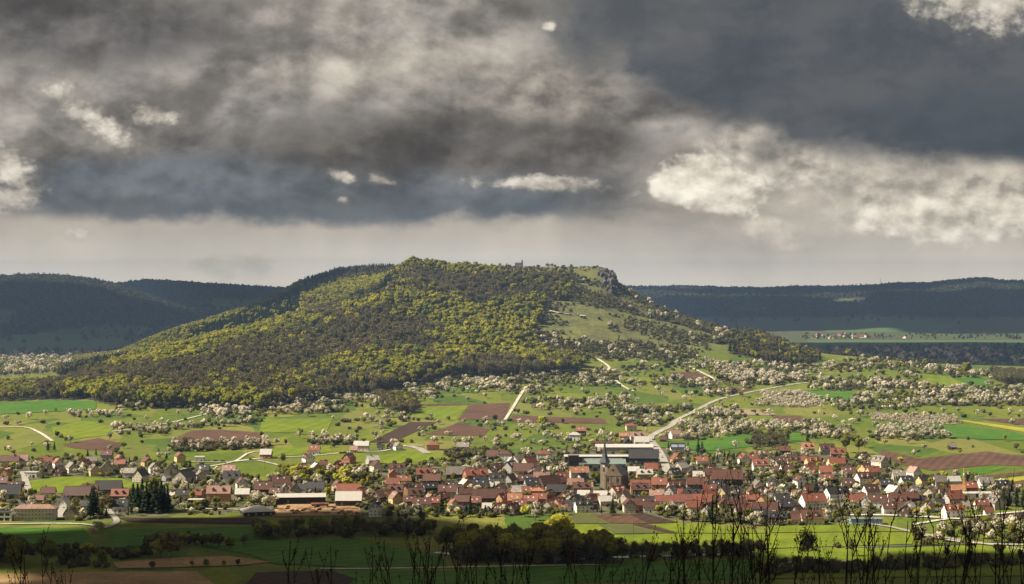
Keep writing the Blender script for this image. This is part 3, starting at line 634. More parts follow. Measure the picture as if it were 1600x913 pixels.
scatter(WOOD_LEFTLOW, (2600, 3300), 9, dict(bare_tree=.55, broadleaf_tree=.45), (10, 16), 'in the wood on the low left shoulder', fields=False)
scatter([(-60, 560), (200, 560), (150, 585), (60, 606), (-60, 604)], (3300, 4300), 13, dict(bare_tree=.4, broadleaf_tree=.4, cherry_tree=.2), (9, 14), 'in the shaded valley behind the left shoulder', dens=.7, fields=False)
# slope shrubs
scatter([(873, 450), (905, 452), (960, 466), (992, 484), (930, 482), (870, 470), (835, 452), (820, 436), (900, 432), (930, 440)], (2900, 3500), 6.5, dict(bare_tree=.7, bush=.3), (6, 9), 'in the brown scrub below the rock cliff', fields=False)
scatter([(800, 527), (840, 522), (900, 536), (1000, 548), (1054, 552), (1100, 560), (1050, 566), (900, 564), (800, 562)], (2700, 3200), 7, dict(bare_tree=.6, bush=.25, cherry_tree=.08, broadleaf_tree=.07), (6, 11), 'in the scrub belt across the foot of the slope', fields=True)
scatter([(997, 495), (1040, 494), (1150, 522), (1150, 556), (1090, 552), (1020, 525)], (2800, 3500), 8, dict(bush=.6, bare_tree=.34, cherry_tree=.06), (7, 12), 'in the scrub on the right shoulder of the hill', dens=.8, clump=60, thr=.45)
scatter([(838, 440), (960, 440), (1050, 490), (1150, 520), (1090, 560), (900, 545), (838, 540), (845, 480)], (2800, 3560), 7.5, dict(bush=.86, cherry_tree=.02, bare_tree=.12), (4, 9), 'dotting the open grass slope', dens=.8, clump=30, thr=.46)
scatter([(960, 440), (1000, 462), (1060, 492), (1000, 495), (960, 470)], (3300, 3650), 7, dict(bush=1), (3, 7), 'dotting the open grass slope', dens=.35)
scatter([(650, 412), (815, 412), (940, 414), (940, 425), (815, 425), (650, 420)], (3440, 3520), 9, dict(bush=.7, broadleaf_tree=.3), (4, 7), 'along the edge of the summit plateau', dens=.45)
# orchards and hedges behind the village
CH = dict(cherry_tree=.36, bush=.3, garden_tree=.2, bare_tree=.14)
scatter([(400, 648), (470, 622), (560, 622), (650, 608), (700, 597), (830, 594), (830, 610), (700, 616), (650, 628), (600, 640), (540, 656), (440, 655)], (2350, 2800), 9.5, CH, (7, 10), 'in the orchards at the foot of the wood', dens=.9, clump=60, thr=.42)
scatter([(480, 640), (640, 636), (650, 655), (600, 680), (540, 684), (520, 660)], (2150, 2600), 10, dict(cherry_tree=.5, bush=.3, garden_tree=.2), (7, 10), 'in the orchard left of the dark ploughed strip', dens=.9, clump=60, thr=.44)
scatter([(590, 625), (645, 625), (650, 645), (610, 648)], (2350, 2600), 6, dict(bare_tree=.8, broadleaf_tree=.2), (12, 16), 'in the grey copse between the orchards', fields=False)
scatter([(800, 566), (905, 586), (1090, 560), (1160, 560), (1280, 575), (1280, 592), (1200, 605), (1140, 617), (1100, 630), (1060, 652), (1040, 668), (960, 668), (950, 648), (820, 648), (800, 625)], (2250, 3100), 9.5, dict(cherry_tree=.25, bush=.36, bare_tree=.14, garden_tree=.25), (6, 9.5), 'in the orchard belt above the village', dens=.95, clump=50, thr=.49)
scatter([(1105, 565), (1200, 585), (1275, 590), (1220, 605), (1150, 601), (1110, 585)], (2600, 3000), 9, dict(cherry_tree=.6, bush=.25, garden_tree=.15), (6, 9), 'in the white orchard under the dark copse', dens=.85)
scatter([(1060, 660), (1110, 642), (1200, 660), (1235, 668), (1140, 684), (1060, 674)], (2150, 2500), 8.5, dict(cherry_tree=.45, bush=.35, garden_tree=.2), (6, 8.5), 'in the dense orchard right of the main road', dens=.9, clump=60, thr=.38)
scatter([(1280, 560), (1330, 548), (1420, 562), (1500, 577), (1640, 592), (1640, 650), (1500, 650), (1300, 650), (1290, 610)], (2300, 3050), 11, dict(cherry_tree=.24, bush=.42, bare_tree=.12, garden_tree=.22), (6, 9.5), 'in the scattered orchards on the right', dens=.95, clump=55, thr=.51)
scatter([(1240, 585), (1330, 590), (1420, 602), (1500, 615), (1420, 628), (1340, 622), (1260, 606)], (2450, 2800), 9, dict(cherry_tree=.25, bush=.45, bare_tree=.08, garden_tree=.22), (6, 9), 'in the orchard strip across the right fields', dens=.7, clump=60, thr=.45)
scatter([(1195, 612), (1268, 617), (1295, 630), (1262, 638), (1175, 634)], (2350, 2650), 7, dict(cherry_tree=1), (3.5, 5), 'in the rows of the young plantation', fields=False)
scatter([(1362, 650), (1492, 651), (1500, 664), (1410, 662), (1362, 657)], (2150, 2400), 6.5, dict(cherry_tree=1), (3, 4.2), 'in the pale rows above the crop field', fields=False)
scatter([(1395, 668), (1470, 672), (1478, 682), (1420, 690), (1360, 684), (1365, 676)], (2050, 2400), 8.5, dict(cherry_tree=.6, bush=.25, garden_tree=.15), (6, 8), 'in the pink orchard beside the crop field', dens=.9, fields=False)
scatter([(1205, 662), (1280, 664), (1330, 674), (1330, 690), (1230, 684), (1200, 676)], (2050, 2400), 9, dict(cherry_tree=.45, bush=.3, garden_tree=.25), (6, 8), 'in the orchard above the red roofs', dens=.85)
scatter([(1420, 612), (1640, 625), (1640, 652), (1450, 640)], (2300, 2700), 10, dict(cherry_tree=.25, bush=.45, bare_tree=.08, garden_tree=.22), (6, 9), 'in the far right orchards', dens=.9, clump=55, thr=.45)
scatter([(1545, 584), (1640, 584), (1640, 602), (1548, 600)], (2550, 2900), 6.5, dict(bare_tree=1), (12, 15), 'in the grey wood at the right edge')
scatter([(90, 645), (190, 650), (300, 638), (350, 645), (400, 648), (420, 662), (330, 668), (280, 672), (220, 690), (150, 688), (140, 662)], (2050, 2500), 10, dict(cherry_tree=.5, bush=.4, bare_tree=.1), (6, 9), 'in the orchard meadows on the left', dens=.9, clump=55, thr=.48)
scatter([(180, 630), (400, 640), (400, 646), (300, 640), (180, 640)], (2350, 2560), 8, dict(cherry_tree=.25, bush=.45, bare_tree=.08, garden_tree=.22), (6, 9), 'along the lower edge of the left wood', dens=.7)
scatter([(270, 695), (420, 692), (420, 704), (270, 706)], (2000, 2150), 7, dict(bush=.6, cherry_tree=.3, bare_tree=.1), (6, 9), 'in the hedge below the left ploughed field', fields=False)
scatter([(487, 686), (560, 686), (565, 696), (487, 696)], (2000, 2200), 7, dict(bush=.7, cherry_tree=.3), (6, 9), 'in the hedge above the new houses', fields=False)
scatter([(700, 706), (800, 706), (800, 716), (700, 716)], (1900, 2060), 6, dict(bush=.9, garden_tree=.1), (8, 11), 'in the long dark hedge behind the centre', fields=False)
scatter([(620, 640), (900, 668), (1010, 690), (900, 700), (800, 705), (620, 690)], (2000, 2450), 14, dict(cherry_tree=.5, bush=.5), (5, 8), 'on the meadows behind the village centre', dens=.5, clump=50, thr=.5)
scatter([(1040, 676), (1110, 680), (1130, 688), (1040, 690)], (2050, 2250), 8, dict(cherry_tree=.5, bush=.5), (5, 7), 'beside the timber-gabled house on the road', dens=.8, fields=False)
scatter([(1175, 690), (1230, 686), (1230, 704), (1175, 706)], (2000, 2130), 9, dict(bare_tree=.8, bush=.2), (10, 14), 'in the bare grove left of the red roofs', fields=False)
scatter([(440, 736), (560, 738), (570, 752), (540, 764), (430, 756)], (1720, 1900), 9, dict(garden_tree=.5, willow_tree=.25, bush=.15, cherry_tree=.1), (7, 10), 'in the green gardens below the new houses', dens=.8)
scatter([(1190, 742), (1260, 740), (1270, 752), (1190, 758)], (1740, 1860), 9, dict(garden_tree=.6, cherry_tree=.4), (5, 8), 'in the gardens between the right-hand roofs', dens=.8)
scatter([(0, 640), (180, 640), (420, 650), (700, 612), (850, 600), (1100, 600), (1300, 600), (1640, 610), (1640, 735), (1460, 735), (1380, 705), (1250, 690), (1050, 690), (880, 690), (600, 700), (420, 712), (200, 712), (0, 708)], (1950, 2750), 17, dict(cherry_tree=.4, bush=.4, garden_tree=.2), (5, 8.5), 'standing alone on the strip fields', dens=.2)
# riverside and near meadows
scatter([(688, 862), (800, 852), (900, 858), (960, 868), (985, 882), (860, 884), (720, 884)], (1230, 1450), 6.5, dict(bare_tree=.5, broadleaf_tree=.4, bush=.1), (14, 21), 'in the dark riverside wood', fields=False)
scatter([(400, 833), (560, 828), (690, 828), (690, 840), (560, 840), (400, 843)], (1350, 1520), 7.5, dict(bare_tree=.5, garden_tree=.3, bush=.2), (8, 13), 'in the tree row behind the left meadow', fields=False)
scatter([(985, 864), (1100, 864), (1190, 862), (1190, 870), (1000, 876)], (1240, 1380), 6, dict(bare_tree=.75, bush=.25), (8, 13), 'in the thin tree row along the stream', fields=False)
scatter([(1180, 890), (1400, 882), (1640, 874), (1640, 883), (1400, 893), (1180, 902)], (1180, 1330), 6, dict(bush=.7, bare_tree=.3), (7, 10), 'in the hedge along the lower stream', fields=False, dens=.9)
scatter([(1430, 836), (1520, 826), (1640, 822), (1640, 850), (1500, 852), (1430, 850)], (1300, 1520), 9, dict(bush=.35, cherry_tree=.25, garden_tree=.2, bare_tree=.2), (7, 11), 'in the allotment gardens at lower right', dens=.8)
scatter([(1290, 850), (1440, 845), (1440, 858), (1290, 862)], (1300, 1450), 10, dict(bush=.5, bare_tree=.5), (6, 9), 'along the stream at lower right', dens=.5)
scatter([(-30, 868), (30, 866), (42, 880), (-30, 886)], (1200, 1400), 7, dict(bare_tree=.5, garden_tree=.5), (12, 17), 'in the dark clump at the left edge', fields=False)
scatter([(170, 864), (236, 862), (236, 872), (170, 874)], (1250, 1420), 6, dict(bush=1), (7, 10), 'in the dark shrub bank on the left meadow')
scatter([(45, 862), (160, 862), (160, 868), (45, 868)], (1250, 1420), 6, dict(bush=.8, garden_tree=.2), (6, 9), 'in the low hedge on the left meadow')
scatter([(238, 852), (380, 849), (380, 854), (238, 858)], (1350, 1480), 7, dict(bare_tree=.7, garden_tree=.3), (8, 12), 'in the bare row behind the left reed strip', dens=.8)
scatter([(95, 880), (175, 880), (178, 890), (95, 890)], (1230, 1330), 6, dict(bare_tree=.5, bush=.5), (6, 10), 'in the shadowed thicket left of the reeds', dens=.7)
scatter([(600, 796), (880, 800), (880, 808), (620, 812), (560, 810)], (1500, 1620), 7.5, dict(bush=.42, cherry_tree=.12, garden_tree=.31, conifer_tree=.15), (5, 9), 'along the garden edge below the old centre', dens=.7)
scatter([(1030, 798), (1200, 812), (1260, 822), (1200, 824), (1060, 814)], (1450, 1620), 8, dict(bush=.4, cherry_tree=.3, garden_tree=.2, conifer_tree=.1), (5, 9), 'along the garden edge right of the striped plots', dens=.85)
# single trees the photograph shows: kind, x, y of the foot, height in photo pixels, words
SINGLES = [('conifer_tree', x, y, h, 'dark spruce') for x, y, h in ((146, 808, 46), (215, 801, 46), (229, 802, 50), (243, 802, 52), (257, 801, 44), (141, 810, 40), (233, 796, 40), (152, 805, 36), (208, 796, 42), (222, 799, 52), (236, 800, 48), (252, 800, 50), (262, 798, 40), (1112, 818, 36), (690, 806, 34), (735, 808, 28), (584, 752, 18), (592, 752, 18), (1537, 770, 20), (1556, 778, 24), (1568, 786, 26), (1577, 791, 28), (1588, 792, 30), (1598, 793, 26), (1262, 692, 20), (1091, 710, 24), (1097, 709, 20), (1075, 704, 14), (957, 806, 28), (75, 706, 18), (85, 704, 14), (1275, 776, 30), (1252, 776, 24), (1581, 766, 14), (832, 727, 18), (260, 718, 12), (248, 716, 16), (1141, 552, 22), (137, 716, 14), (150, 712, 12), (1330, 772, 18), (1295, 775, 26))]
SINGLES += [('willow_tree', x, y, h, 'yellow-green round tree') for x, y, h in ((874, 844, 44), (537, 752, 26), (545, 764, 22), (1475, 750, 16), (1408, 724, 12), (460, 744, 20), (848, 667, 18), (820, 808, 22), (1345, 738, 12), (1562, 868, 22), (1420, 805, 14), (1432, 806, 14), (1450, 804, 14), (1500, 800, 16), (1305, 735, 14))]
SINGLES += [('broadleaf_tree', x, y, h, 'tall leafing tree') for x, y, h in ((1322, 708, 30), (1342, 710, 28), (240, 776, 32), (1570, 690, 12), (1326, 560, 16), (1446, 577, 18), (1510, 590, 26))]
SINGLES += [('garden_tree', x, y, h, 'round green tree') for x, y, h in ((72, 886, 52), (24, 886, 50), (8, 880, 54), (110, 882, 30), (196, 874, 22), (268, 873, 50), (250, 872, 36), (212, 872, 18), (235, 866, 34), (160, 880, 22), (440, 756, 16), (480, 748, 18), (500, 752, 20), (565, 756, 18), (1308, 812, 20), (1322, 812, 18), (1340, 810, 18), (1360, 812, 14), (812, 730, 14), (930, 756, 22), (238, 889, 14), (300, 886, 12), (322, 886, 13), (350, 884, 9), (372, 884, 12), (640, 832, 24), (670, 833, 22))]
SINGLES += [('cherry_tree', x, y, h, 'blossoming white tree') for x, y, h in ((836, 814, 20), (150, 828, 16), (158, 832, 18), (145, 836, 14), (1080, 812, 14), (560, 752, 24), (420, 796, 24), (405, 790, 22), (395, 786, 16), (1150, 702, 14), (1240, 784, 14), (1320, 800, 16), (330, 765, 16), (390, 800, 16), (870, 745, 18), (858, 742, 16), (880, 740, 18), (250, 718, 14), (262, 716, 12), (300, 698, 12))]
SINGLES += [('bare_tree', x, y, h, 'bare spreading tree') for x, y, h in ((1262, 884, 64), (442, 728, 22), (697, 718, 18), (290, 700, 20), (300, 700, 18), (566, 834, 26), (1168, 764, 34), (118, 804, 30), (170, 800, 34), (160, 806, 30), (855, 419, 9), (868, 419, 6), (842, 420, 6), (863, 419, 8), (880, 419, 5), (835, 420, 5), (858, 486, 14), (868, 490, 16), (880, 492, 14), (892, 492, 12), (1330, 870, 30), (1480, 876, 26))]
for kd, x, y, h, words in SINGLES:
    p = at(x, y, 2900 if y < 500 else 1000); TREES.append((kd, p.x, p.y, h*p.y/F, None, words))
# ------------------------------------------------------------------ village: every house is a thing with wall, roof, windows, door, chimney
# x  y(foot)  yaw of the ridge (0 = eaves to us, 90 = gable to us)  size  roof  wall
HOUSES_TXT = """
15 729 0 t b c;30 728 0 t p c;66 747 100 s g c;50 745 0 f w w;60 730 70 m o w;73 727 5 m r w;77 733 110 s d y;91 731 110 m r w;93 744 80 m p b;112 738 120 m g c;147 743 110 l g y;133 734 70 m r w;143 726 5 m g w;167 741 100 l g c;167 717 0 m b g;187 723 112 m r y;188 731 0 m r g;195 739 90 m b y
8 747 85 l o o;23 769 0 m b g;76 777 0 m b w;62 785 0 s r r;99 795 80 m w w;112 811 95 m b c;141 776 0 l b g;138 797 0 m d c;122 781 0 B b b;170 772 0 B d b;188 783 0 l r b;189 799 0 m d w;3 761 0 m b r;14 779 0 B d g;38 796 0 s d g
281 722 115 l r y;312 721 100 f w w;230 728 115 m b o;220 752 75 l d c;241 739 110 m g w;268 741 90 m d c;288 753 70 B d g;259 751 60 s w g;317 741 0 m d g;313 749 110 m g c;358 743 0 m p g;362 754 0 l d w;378 765 110 l b w;342 783 4 x p o;286 780 0 m d c;308 778 0 s r r;317 777 110 s r o;379 779 0 m w y;306 789 0 f w d;266 779 0 s w g;249 779 90 m d b;206 781 60 m p b;204 746 0 m g g;229 790 60 m p b
416 716 0 m w r;491 710 0 m r w;565 705 0 l w c;553 707 0 s p c;595 703 0 s d w;482 724 105 l b w;473 737 60 m p o;494 737 112 m w o;506 730 0 s b o;528 738 75 l r r;545 724 70 m r r;582 725 30 m w g;588 737 115 l b c;556 747 100 m g g;439 763 15 l b w;412 773 0 l b b;432 777 0 m b b;446 774 100 m g c;460 775 100 l b g;470 771 0 m d g;494 773 0 l d w;528 767 112 m b o;545 790 0 B w b;545 776 0 B r r;566 776 60 m r r;586 806 90 l d w;591 784 60 m p b;500 793 0 o r d
613 702 80 m w b;621 703 112 m g w;676 703 0 h r o;724 704 0 m g g;620 741 5 l b w;614 747 100 m r o;662 750 0 l r b;680 750 105 m p c;630 759 20 m o c;614 764 0 m r r;634 774 80 m b o;618 777 0 l b b;606 781 60 m o b;618 786 112 m p y;650 782 0 l b b;659 798 0 l b w;672 788 112 m p g;699 779 0 l b c;709 798 100 m r y;722 792 0 m b r;727 764 112 m w o;750 757 15 m d w;727 779 0 m b c;716 771 60 m g g;712 747 0 B g b;680 792 0 m r r;705 767 0 m d d;672 770 20 m d d;675 761 0 l b d;640 790 0 m b b;690 785 60 m r b;655 768 60 m r b
743 754 25 x r r;766 743 60 m b c;778 739 40 m b b;798 739 60 l d g;777 757 0 l d w;797 757 60 m b g;810 729 60 l w c;827 730 45 l r c;818 742 0 B b c;789 719 0 h b w;770 718 0 m b w;799 729 100 m w w;850 719 0 h r w;832 752 70 m b b;837 743 60 m p b;846 755 0 l p g;832 765 20 l d g;857 764 40 B b b;872 761 50 m r b;877 753 30 m r o;905 749 0 x o c;909 755 60 m d c;899 767 0 l p c;917 767 0 m p c;750 767 0 l d y;782 772 60 m o b;764 787 0 X b b;810 776 30 m w r;840 777 0 h o r;826 777 0 m r c;796 773 100 s b c;785 788 60 m r o;804 789 0 m o r;794 786 0 s w r;830 790 0 m r u;843 787 0 m r r;782 802 60 m o b;802 804 60 m b b;857 797 60 m o g;872 794 60 m r o;883 784 60 m o y;892 786 60 m g c;912 780 0 m w g;900 789 60 m d b;912 800 15 l d w;894 797 0 m d w;869 777 0 l d b;742 792 0 m r b;761 799 0 s w g;909 773 0 l b b;725 800 0 s d w;812 797 0 m r b;820 758 0 m b b;750 776 60 m r r;773 764 0 s w c;858 780 60 m b r;925 790 60 m r b
898 688 0 h w w;908 679 0 m r b;986 673 0 h r c;975 687 0 m o o;981 698 90 m d d;996 691 0 l p c;1002 699 0 l w c;945 697 0 T b o;1055 685 15 m p w;1036 690 0 s b b;1059 709 0 l S w;1057 724 100 m r o;1097 727 0 m r w;1017 740 0 m r r;1007 750 0 l w o;1000 771 0 x r o;1030 766 0 l r o;1056 772 15 l b c;1064 740 50 l w c;1082 745 90 m d o;1092 751 0 m w o;1111 742 60 m o y;1114 752 0 l b o;1006 724 0 X d d;926 787 25 m o b;938 782 0 m w d;965 781 40 l r c;976 786 60 m p c;945 790 20 m w c;983 800 90 l b c;1003 797 0 m b r;1026 783 0 m p w;1001 775 0 l b b;1010 792 0 m d c;1037 793 0 l r w;1067 795 0 l r w;1049 777 60 m g g;990 742 0 m w c;928 800 20 s d w;1016 800 0 m b w;880 800 0 s r b
1054 746 40 m d b;1071 764 20 m d o;1086 767 0 l b b;1104 767 90 m b w;1109 773 0 m r r;1119 767 0 m d g;1131 778 60 l g y;1135 757 0 X b b;1151 778 0 m d c;1162 725 100 l r w;1174 723 0 m r w;1191 717 0 m b w;1188 736 0 l r w;1184 767 100 m g w;1176 775 100 m b y;1191 775 60 m b b;1175 787 0 m r b;1192 789 60 m o o;1176 802 0 m r b;1081 782 0 l d d;1110 783 20 m r b;1097 793 0 l r r;1131 797 90 m b y;1150 798 0 l b b;1116 789 0 m b g;1141 790 0 m d b;1160 806 0 m b g;1082 800 0 m r c;1108 803 60 m b g;1070 780 0 m r b;1160 786 60 m r b;1195 806 0 B b b
1262 708 0 l o g;1292 710 0 l b g;1226 710 0 m b b;1270 730 20 l r y;1288 730 90 s p w;1306 734 15 l r y;1309 718 0 l r b;1221 727 0 m b g;1240 728 0 l b c;1229 740 10 m b w;1254 724 0 s r r;1263 740 45 m r w;1273 744 100 s r w;1290 744 0 m r w;1325 744 0 m b w;1352 740 45 m r y;1364 744 20 m r y;1350 720 60 m b w;1359 724 100 s b w;1375 730 118 l g c;1250 761 100 l b w;1266 773 20 m b b;1292 755 0 m r b;1325 765 0 m b c;1349 757 20 l b w;1372 759 70 m d o;1207 763 90 m d w;1224 768 100 s w w;1207 772 90 s o w;1245 777 0 s o w;1307 783 20 x d w;1334 784 60 m w w;1360 777 20 l b w;1270 796 12 x r w;1207 786 0 m g b;1338 792 0 l r w;1353 793 60 m w g;1371 793 0 l b w;1268 820 0 l b c;1243 819 0 m b c;1215 819 0 l d b;1353 819 0 F n u;1230 800 0 m d b;1245 806 60 m b b;1222 790 0 m d w;1205 800 60 m r b;1300 806 0 s d w;1280 764 60 s r w;1318 726 0 s r w;1210 740 0 s b w;1340 750 0 s o w;1385 790 60 s d w;1188 812 0 m d b
1428 745 110 m p w;1404 750 0 m g g;1416 759 20 m d w;1443 757 25 m d y;1468 759 10 m g c;1490 758 15 m w c;1540 762 10 m g w;1566 768 10 m d y;1497 773 0 m o o;1515 770 0 m r r;1396 775 110 m w w;1427 777 60 m w c;1410 770 0 s r w;1452 777 60 m p c;1399 789 20 l r w;1422 787 0 m b b;1402 796 0 l b g;1421 799 60 m w c;1414 807 60 m b b;1490 788 20 l r g;1468 792 0 s d w;1449 800 60 m o c;1489 809 10 l r w;1533 796 10 m r c;1555 795 110 l g g;1518 777 0 T w w;1544 805 0 s r w;1385 765 0 m d b;1475 772 0 s b w;1508 795 0 s g w;1440 787 0 s d w;1390 803 0 m b w
1488 702 0 s g b;1372 652 0 s g b;470 786 0 L w d;1236 622 0 s b b
"""
SIZES = dict(s=(7.5, 6.2, 2.8, 1), m=(10.5, 8.6, 4.3, 1), l=(14, 10, 5.4, 2), x=(19, 12, 6.4, 2), t=(17, 9, 5.2, 2), B=(20, 12, 4.6, 0), X=(28, 15, 5.5, 0), f=(12, 9, 4.4, 1), F=(26, 9, 4.2, 1), h=(13, 11, 5.8, 2), o=(14, 7, 3., 0), T=(30, 7, 3.2, 0), L=(40, 16, 6., 0))
def slab(V, Fc, quad, th):
    n = (Vector(quad[1])-Vector(quad[0])).cross(Vector(quad[2])-Vector(quad[0])).normalized()*th; b0 = len(V)
    V += [tuple(q) for q in quad]+[tuple(Vector(q)-n) for q in quad]
    k = len(quad)
    Fc.append(tuple(b0+i for i in range(k))); Fc.append(tuple(b0+k+i for i in reversed(range(k))))
    for i in range(k): j = (i+1) % k; Fc.append((b0+j, b0+i, b0+k+i, b0+k+j))
def boxv(V, Fc, x0, x1, y0, y1, z0, z1):
    b = len(V); V += [(x0, y0, z0), (x1, y0, z0), (x1, y1, z0), (x0, y1, z0), (x0, y0, z1), (x1, y0, z1), (x1, y1, z1), (x0, y1, z1)]
    Fc += [tuple(b+i for i in f) for f in ((0, 3, 2, 1), (4, 5, 6, 7), (0, 1, 5, 4), (1, 2, 6, 5), (2, 3, 7, 6), (3, 0, 4, 7))]
HM = {}
def house_meshes(size, var):
    key = (size, var)
    if key in HM: return HM[key]
    L, Wd, h, st = SIZES[size]; rng = random.Random(hash_(size)+var*7)
    L *= rng.uniform(.92, 1.1); Wd *= rng.uniform(.93, 1.08); h *= rng.uniform(.93, 1.12)
    pitch = R(rng.uniform(41, 50)) if size in 'smltxBX' else R({'f': 0, 'F': 4, 'h': 26, 'o': 14, 'T': 20, 'L': 16}[size]); ov = .55
    V, Fc = [], []; x, y = L/2, Wd/2; tp = math.tan(pitch); rh = y*tp
    hip = size == 'h'; flat = size in 'fF'
    if hip or flat: boxv(V, Fc, -x, x, -y, y, -2.5, h)
    else:
        V += [(-x, -y, -2.5), (x, -y, -2.5), (x, y, -2.5), (-x, y, -2.5), (-x, -y, h), (x, -y, h), (x, y, h), (-x, y, h), (-x, 0, h+rh), (x, 0, h+rh)]
        Fc += [(0, 3, 2, 1), (0, 1, 5, 4), (2, 3, 7, 6), (1, 2, 6, 9, 5), (3, 0, 4, 8, 7), (4, 5, 9, 8), (6, 7, 8, 9)]
    wall = mesh('wall', V, Fc, [WA['w']])
    V, Fc = [], []; th = .28; e = .05
    if flat:
        boxv(V, Fc, -x-.4, x+.4, -y-.4, y+.4, h+.003, h+.45)
    elif hip:
        zb = h-.15; zr = h+(y+ov)*tp; rx = max(.6, x-y*.9)
        A = [(-x-ov, -y-ov, zb), (x+ov, -y-ov, zb), (x+ov, y+ov, zb), (-x-ov, y+ov, zb), (-x-ov, -y-ov, zb+.2), (x+ov, -y-ov, zb+.2), (x+ov, y+ov, zb+.2), (-x-ov, y+ov, zb+.2), (-rx, 0, zr), (rx, 0, zr)]
        V += A; Fc += [(0, 3, 2, 1), (0, 1, 5, 4), (1, 2, 6, 5), (2, 3, 7, 6), (3, 0, 4, 7), (4, 5, 9, 8), (6, 7, 8, 9), (5, 6, 9), (7, 4, 8)]
        rh = zr-h
    else:
        zr = h+rh+th+e; ze = h-ov*tp+th+e
        slab(V, Fc, [(-x-ov, -y-ov, ze), (x+ov, -y-ov, ze), (x+ov, 0, zr), (-x-ov, 0, zr)], th)
        slab(V, Fc, [(x+ov, y+ov, ze), (-x-ov, y+ov, ze), (-x-ov, 0, zr), (x+ov, 0, zr)], th)
        boxv(V, Fc, -x-ov+.02, x+ov-.02, -.16, .16, zr-.12, zr+.1)
    roof = mesh('roof', V, Fc, [RO['r']])
    HM[key] = dict(wall=wall, roof=roof, L=L, W=Wd, h=h, st=st, tp=tp, rh=rh, hip=hip, flat=flat)
    return HM[key]
def simple(nm, boxes, mats, mi):
    V, Fc, ix = [], [], []
    for bx, m in zip(boxes, mi):
        n0 = len(Fc); boxv(V, Fc, *bx); ix += [m]*(len(Fc)-n0)
    return mesh(nm, V, Fc, mats, ix)
# window: frame, two panes, sill; outward is -Y
WIN = simple('window', [(-.62, .62, -.07, .02, -.05, .05), (-.62, .62, -.07, .02, 1.25, 1.35), (-.62, -.52, -.07, .02, .05, 1.25), (.52, .62, -.07, .02, .05, 1.25), (-.05, .05, -.065, .02, .05, 1.25), (-.52, -.05, -.035, .02, .05, 1.25), (.05, .52, -.035, .02, .05, 1.25), (-.75, .75, -.16, .02, -.14, -.052)], [FRAME, GLASS], [0, 0, 0, 0, 0, 1, 1, 0])
DOOR = simple('door', [(-.6, .6, -.06, .02, -.1, 2.1), (-.75, -.6, -.1, .02, -.1, 2.25), (.6, .75, -.1, .02, -.1, 2.25), (-.6, .6, -.1, .02, 2.1, 2.25)], [TIMBER, FRAME], [0, 1, 1, 1])
BARNDOOR = simple('door', [(-1.7, 1.7, -.06, .02, -.1, 3.2), (-1.9, -1.7, -.12, .02, -.1, 3.4), (1.7, 1.9, -.12, .02, -.1, 3.4), (-1.7, 1.7, -.12, .02, 3.2, 3.4)], [DARKMETAL, TIMBER], [0, 1, 1, 1])
CHIM = simple('chimney', [(-.4, .4, -.35, .35, -1.4, 1.0), (-.5, .5, -.45, .45, 1.0, 1.15), (-.2, .2, -.2, .2, 1.15, 1.45)], [plain('chimney_brick', (.2, .1, .07)), DARKMETAL], [0, 0, 1])
SKYL = simple('skylight', [(-.5, .5, -.65, .65, 0, .12)], [plain('skylight_glass', (.5, .52, .55), .1, .9)], [0])
SOLP = simple('solar_panel', [(-3.2, 3.2, -1.6, 1.6, .02, .14)], [SOLAR], [0])
V, Fc = [], []
V += [(-1, -1.2, 0), (1, -1.2, 0), (1, 2.2, 0), (-1, 2.2, 0), (-1, -1.2, 1.4), (1, -1.2, 1.4), (1, 2.2, 1.4), (-1, 2.2, 1.4), (0, -1.2, 2.3), (0, 2.2, 2.3)]
Fc += [(0, 1, 5, 8, 4), (1, 2, 6, 5), (3, 0, 4, 7), (2, 3, 7, 9, 6)]; DORM = mesh('dormer', V, Fc, [WA['w']])
V, Fc = [], []
slab(V, Fc, [(-1.35, -1.5, 1.3), (0, -1.5, 2.55), (0, 2.3, 2.55), (-1.35, 2.3, 1.3)], -.12); slab(V, Fc, [(0, -1.5, 2.55), (1.35, -1.5, 1.3), (1.35, 2.3, 1.3), (0, 2.3, 2.55)], -.12); DORMR = mesh('dormer_roof', V, Fc, [RO['r']])
def omat(o, m):
    o.material_slots[0].link = 'OBJECT'; o.material_slots[0].material = m
def part(nm, me, parent, loc=(0, 0, 0), rot=(0, 0, 0), mat=None, scale=None):
    o = bpy.data.objects.new(nm, me); COL.objects.link(o); o.parent = parent; o.location = loc; o.rotation_euler = rot
    if scale: o.scale = scale
    if mat: omat(o, mat)
    return o
def empty(nm, loc, rz=0, label=None, cat=None, group=None, sc=1.):
    o = bpy.data.objects.new(nm, None); COL.objects.link(o); o.location = loc; o.rotation_euler = (0, 0, rz); o.scale = (sc,)*3; o.empty_display_size = .5
    if label: o['label'] = label
    if cat: o['category'] = cat
    if group: o['group'] = group
    return o
ROOFW = dict(r='red', o='orange', b='dark brown', d='charcoal', g='grey', p='pale pink', w='pale', n='green-grey', S='solar-panelled')
WALLW = dict(w='white', c='cream', y='yellow', o='ochre', g='grey', b='brown', r='brick-red', d='dark', u='blue')
SIZEW = dict(s='small house', m='house', l='large house', x='very large house', t='row house', B='barn', X='big barn', f='flat-roofed house', F='long flat shed', h='hip-roofed house', o='open shed', T='long low shed', L='long hall')
NAMEW = dict(B='barn', X='barn', o='shed', F='shed', T='shed', L='hall')
LABEL = []     # (object, head phrase, x, y, plural noun)
hr = random.Random(5)
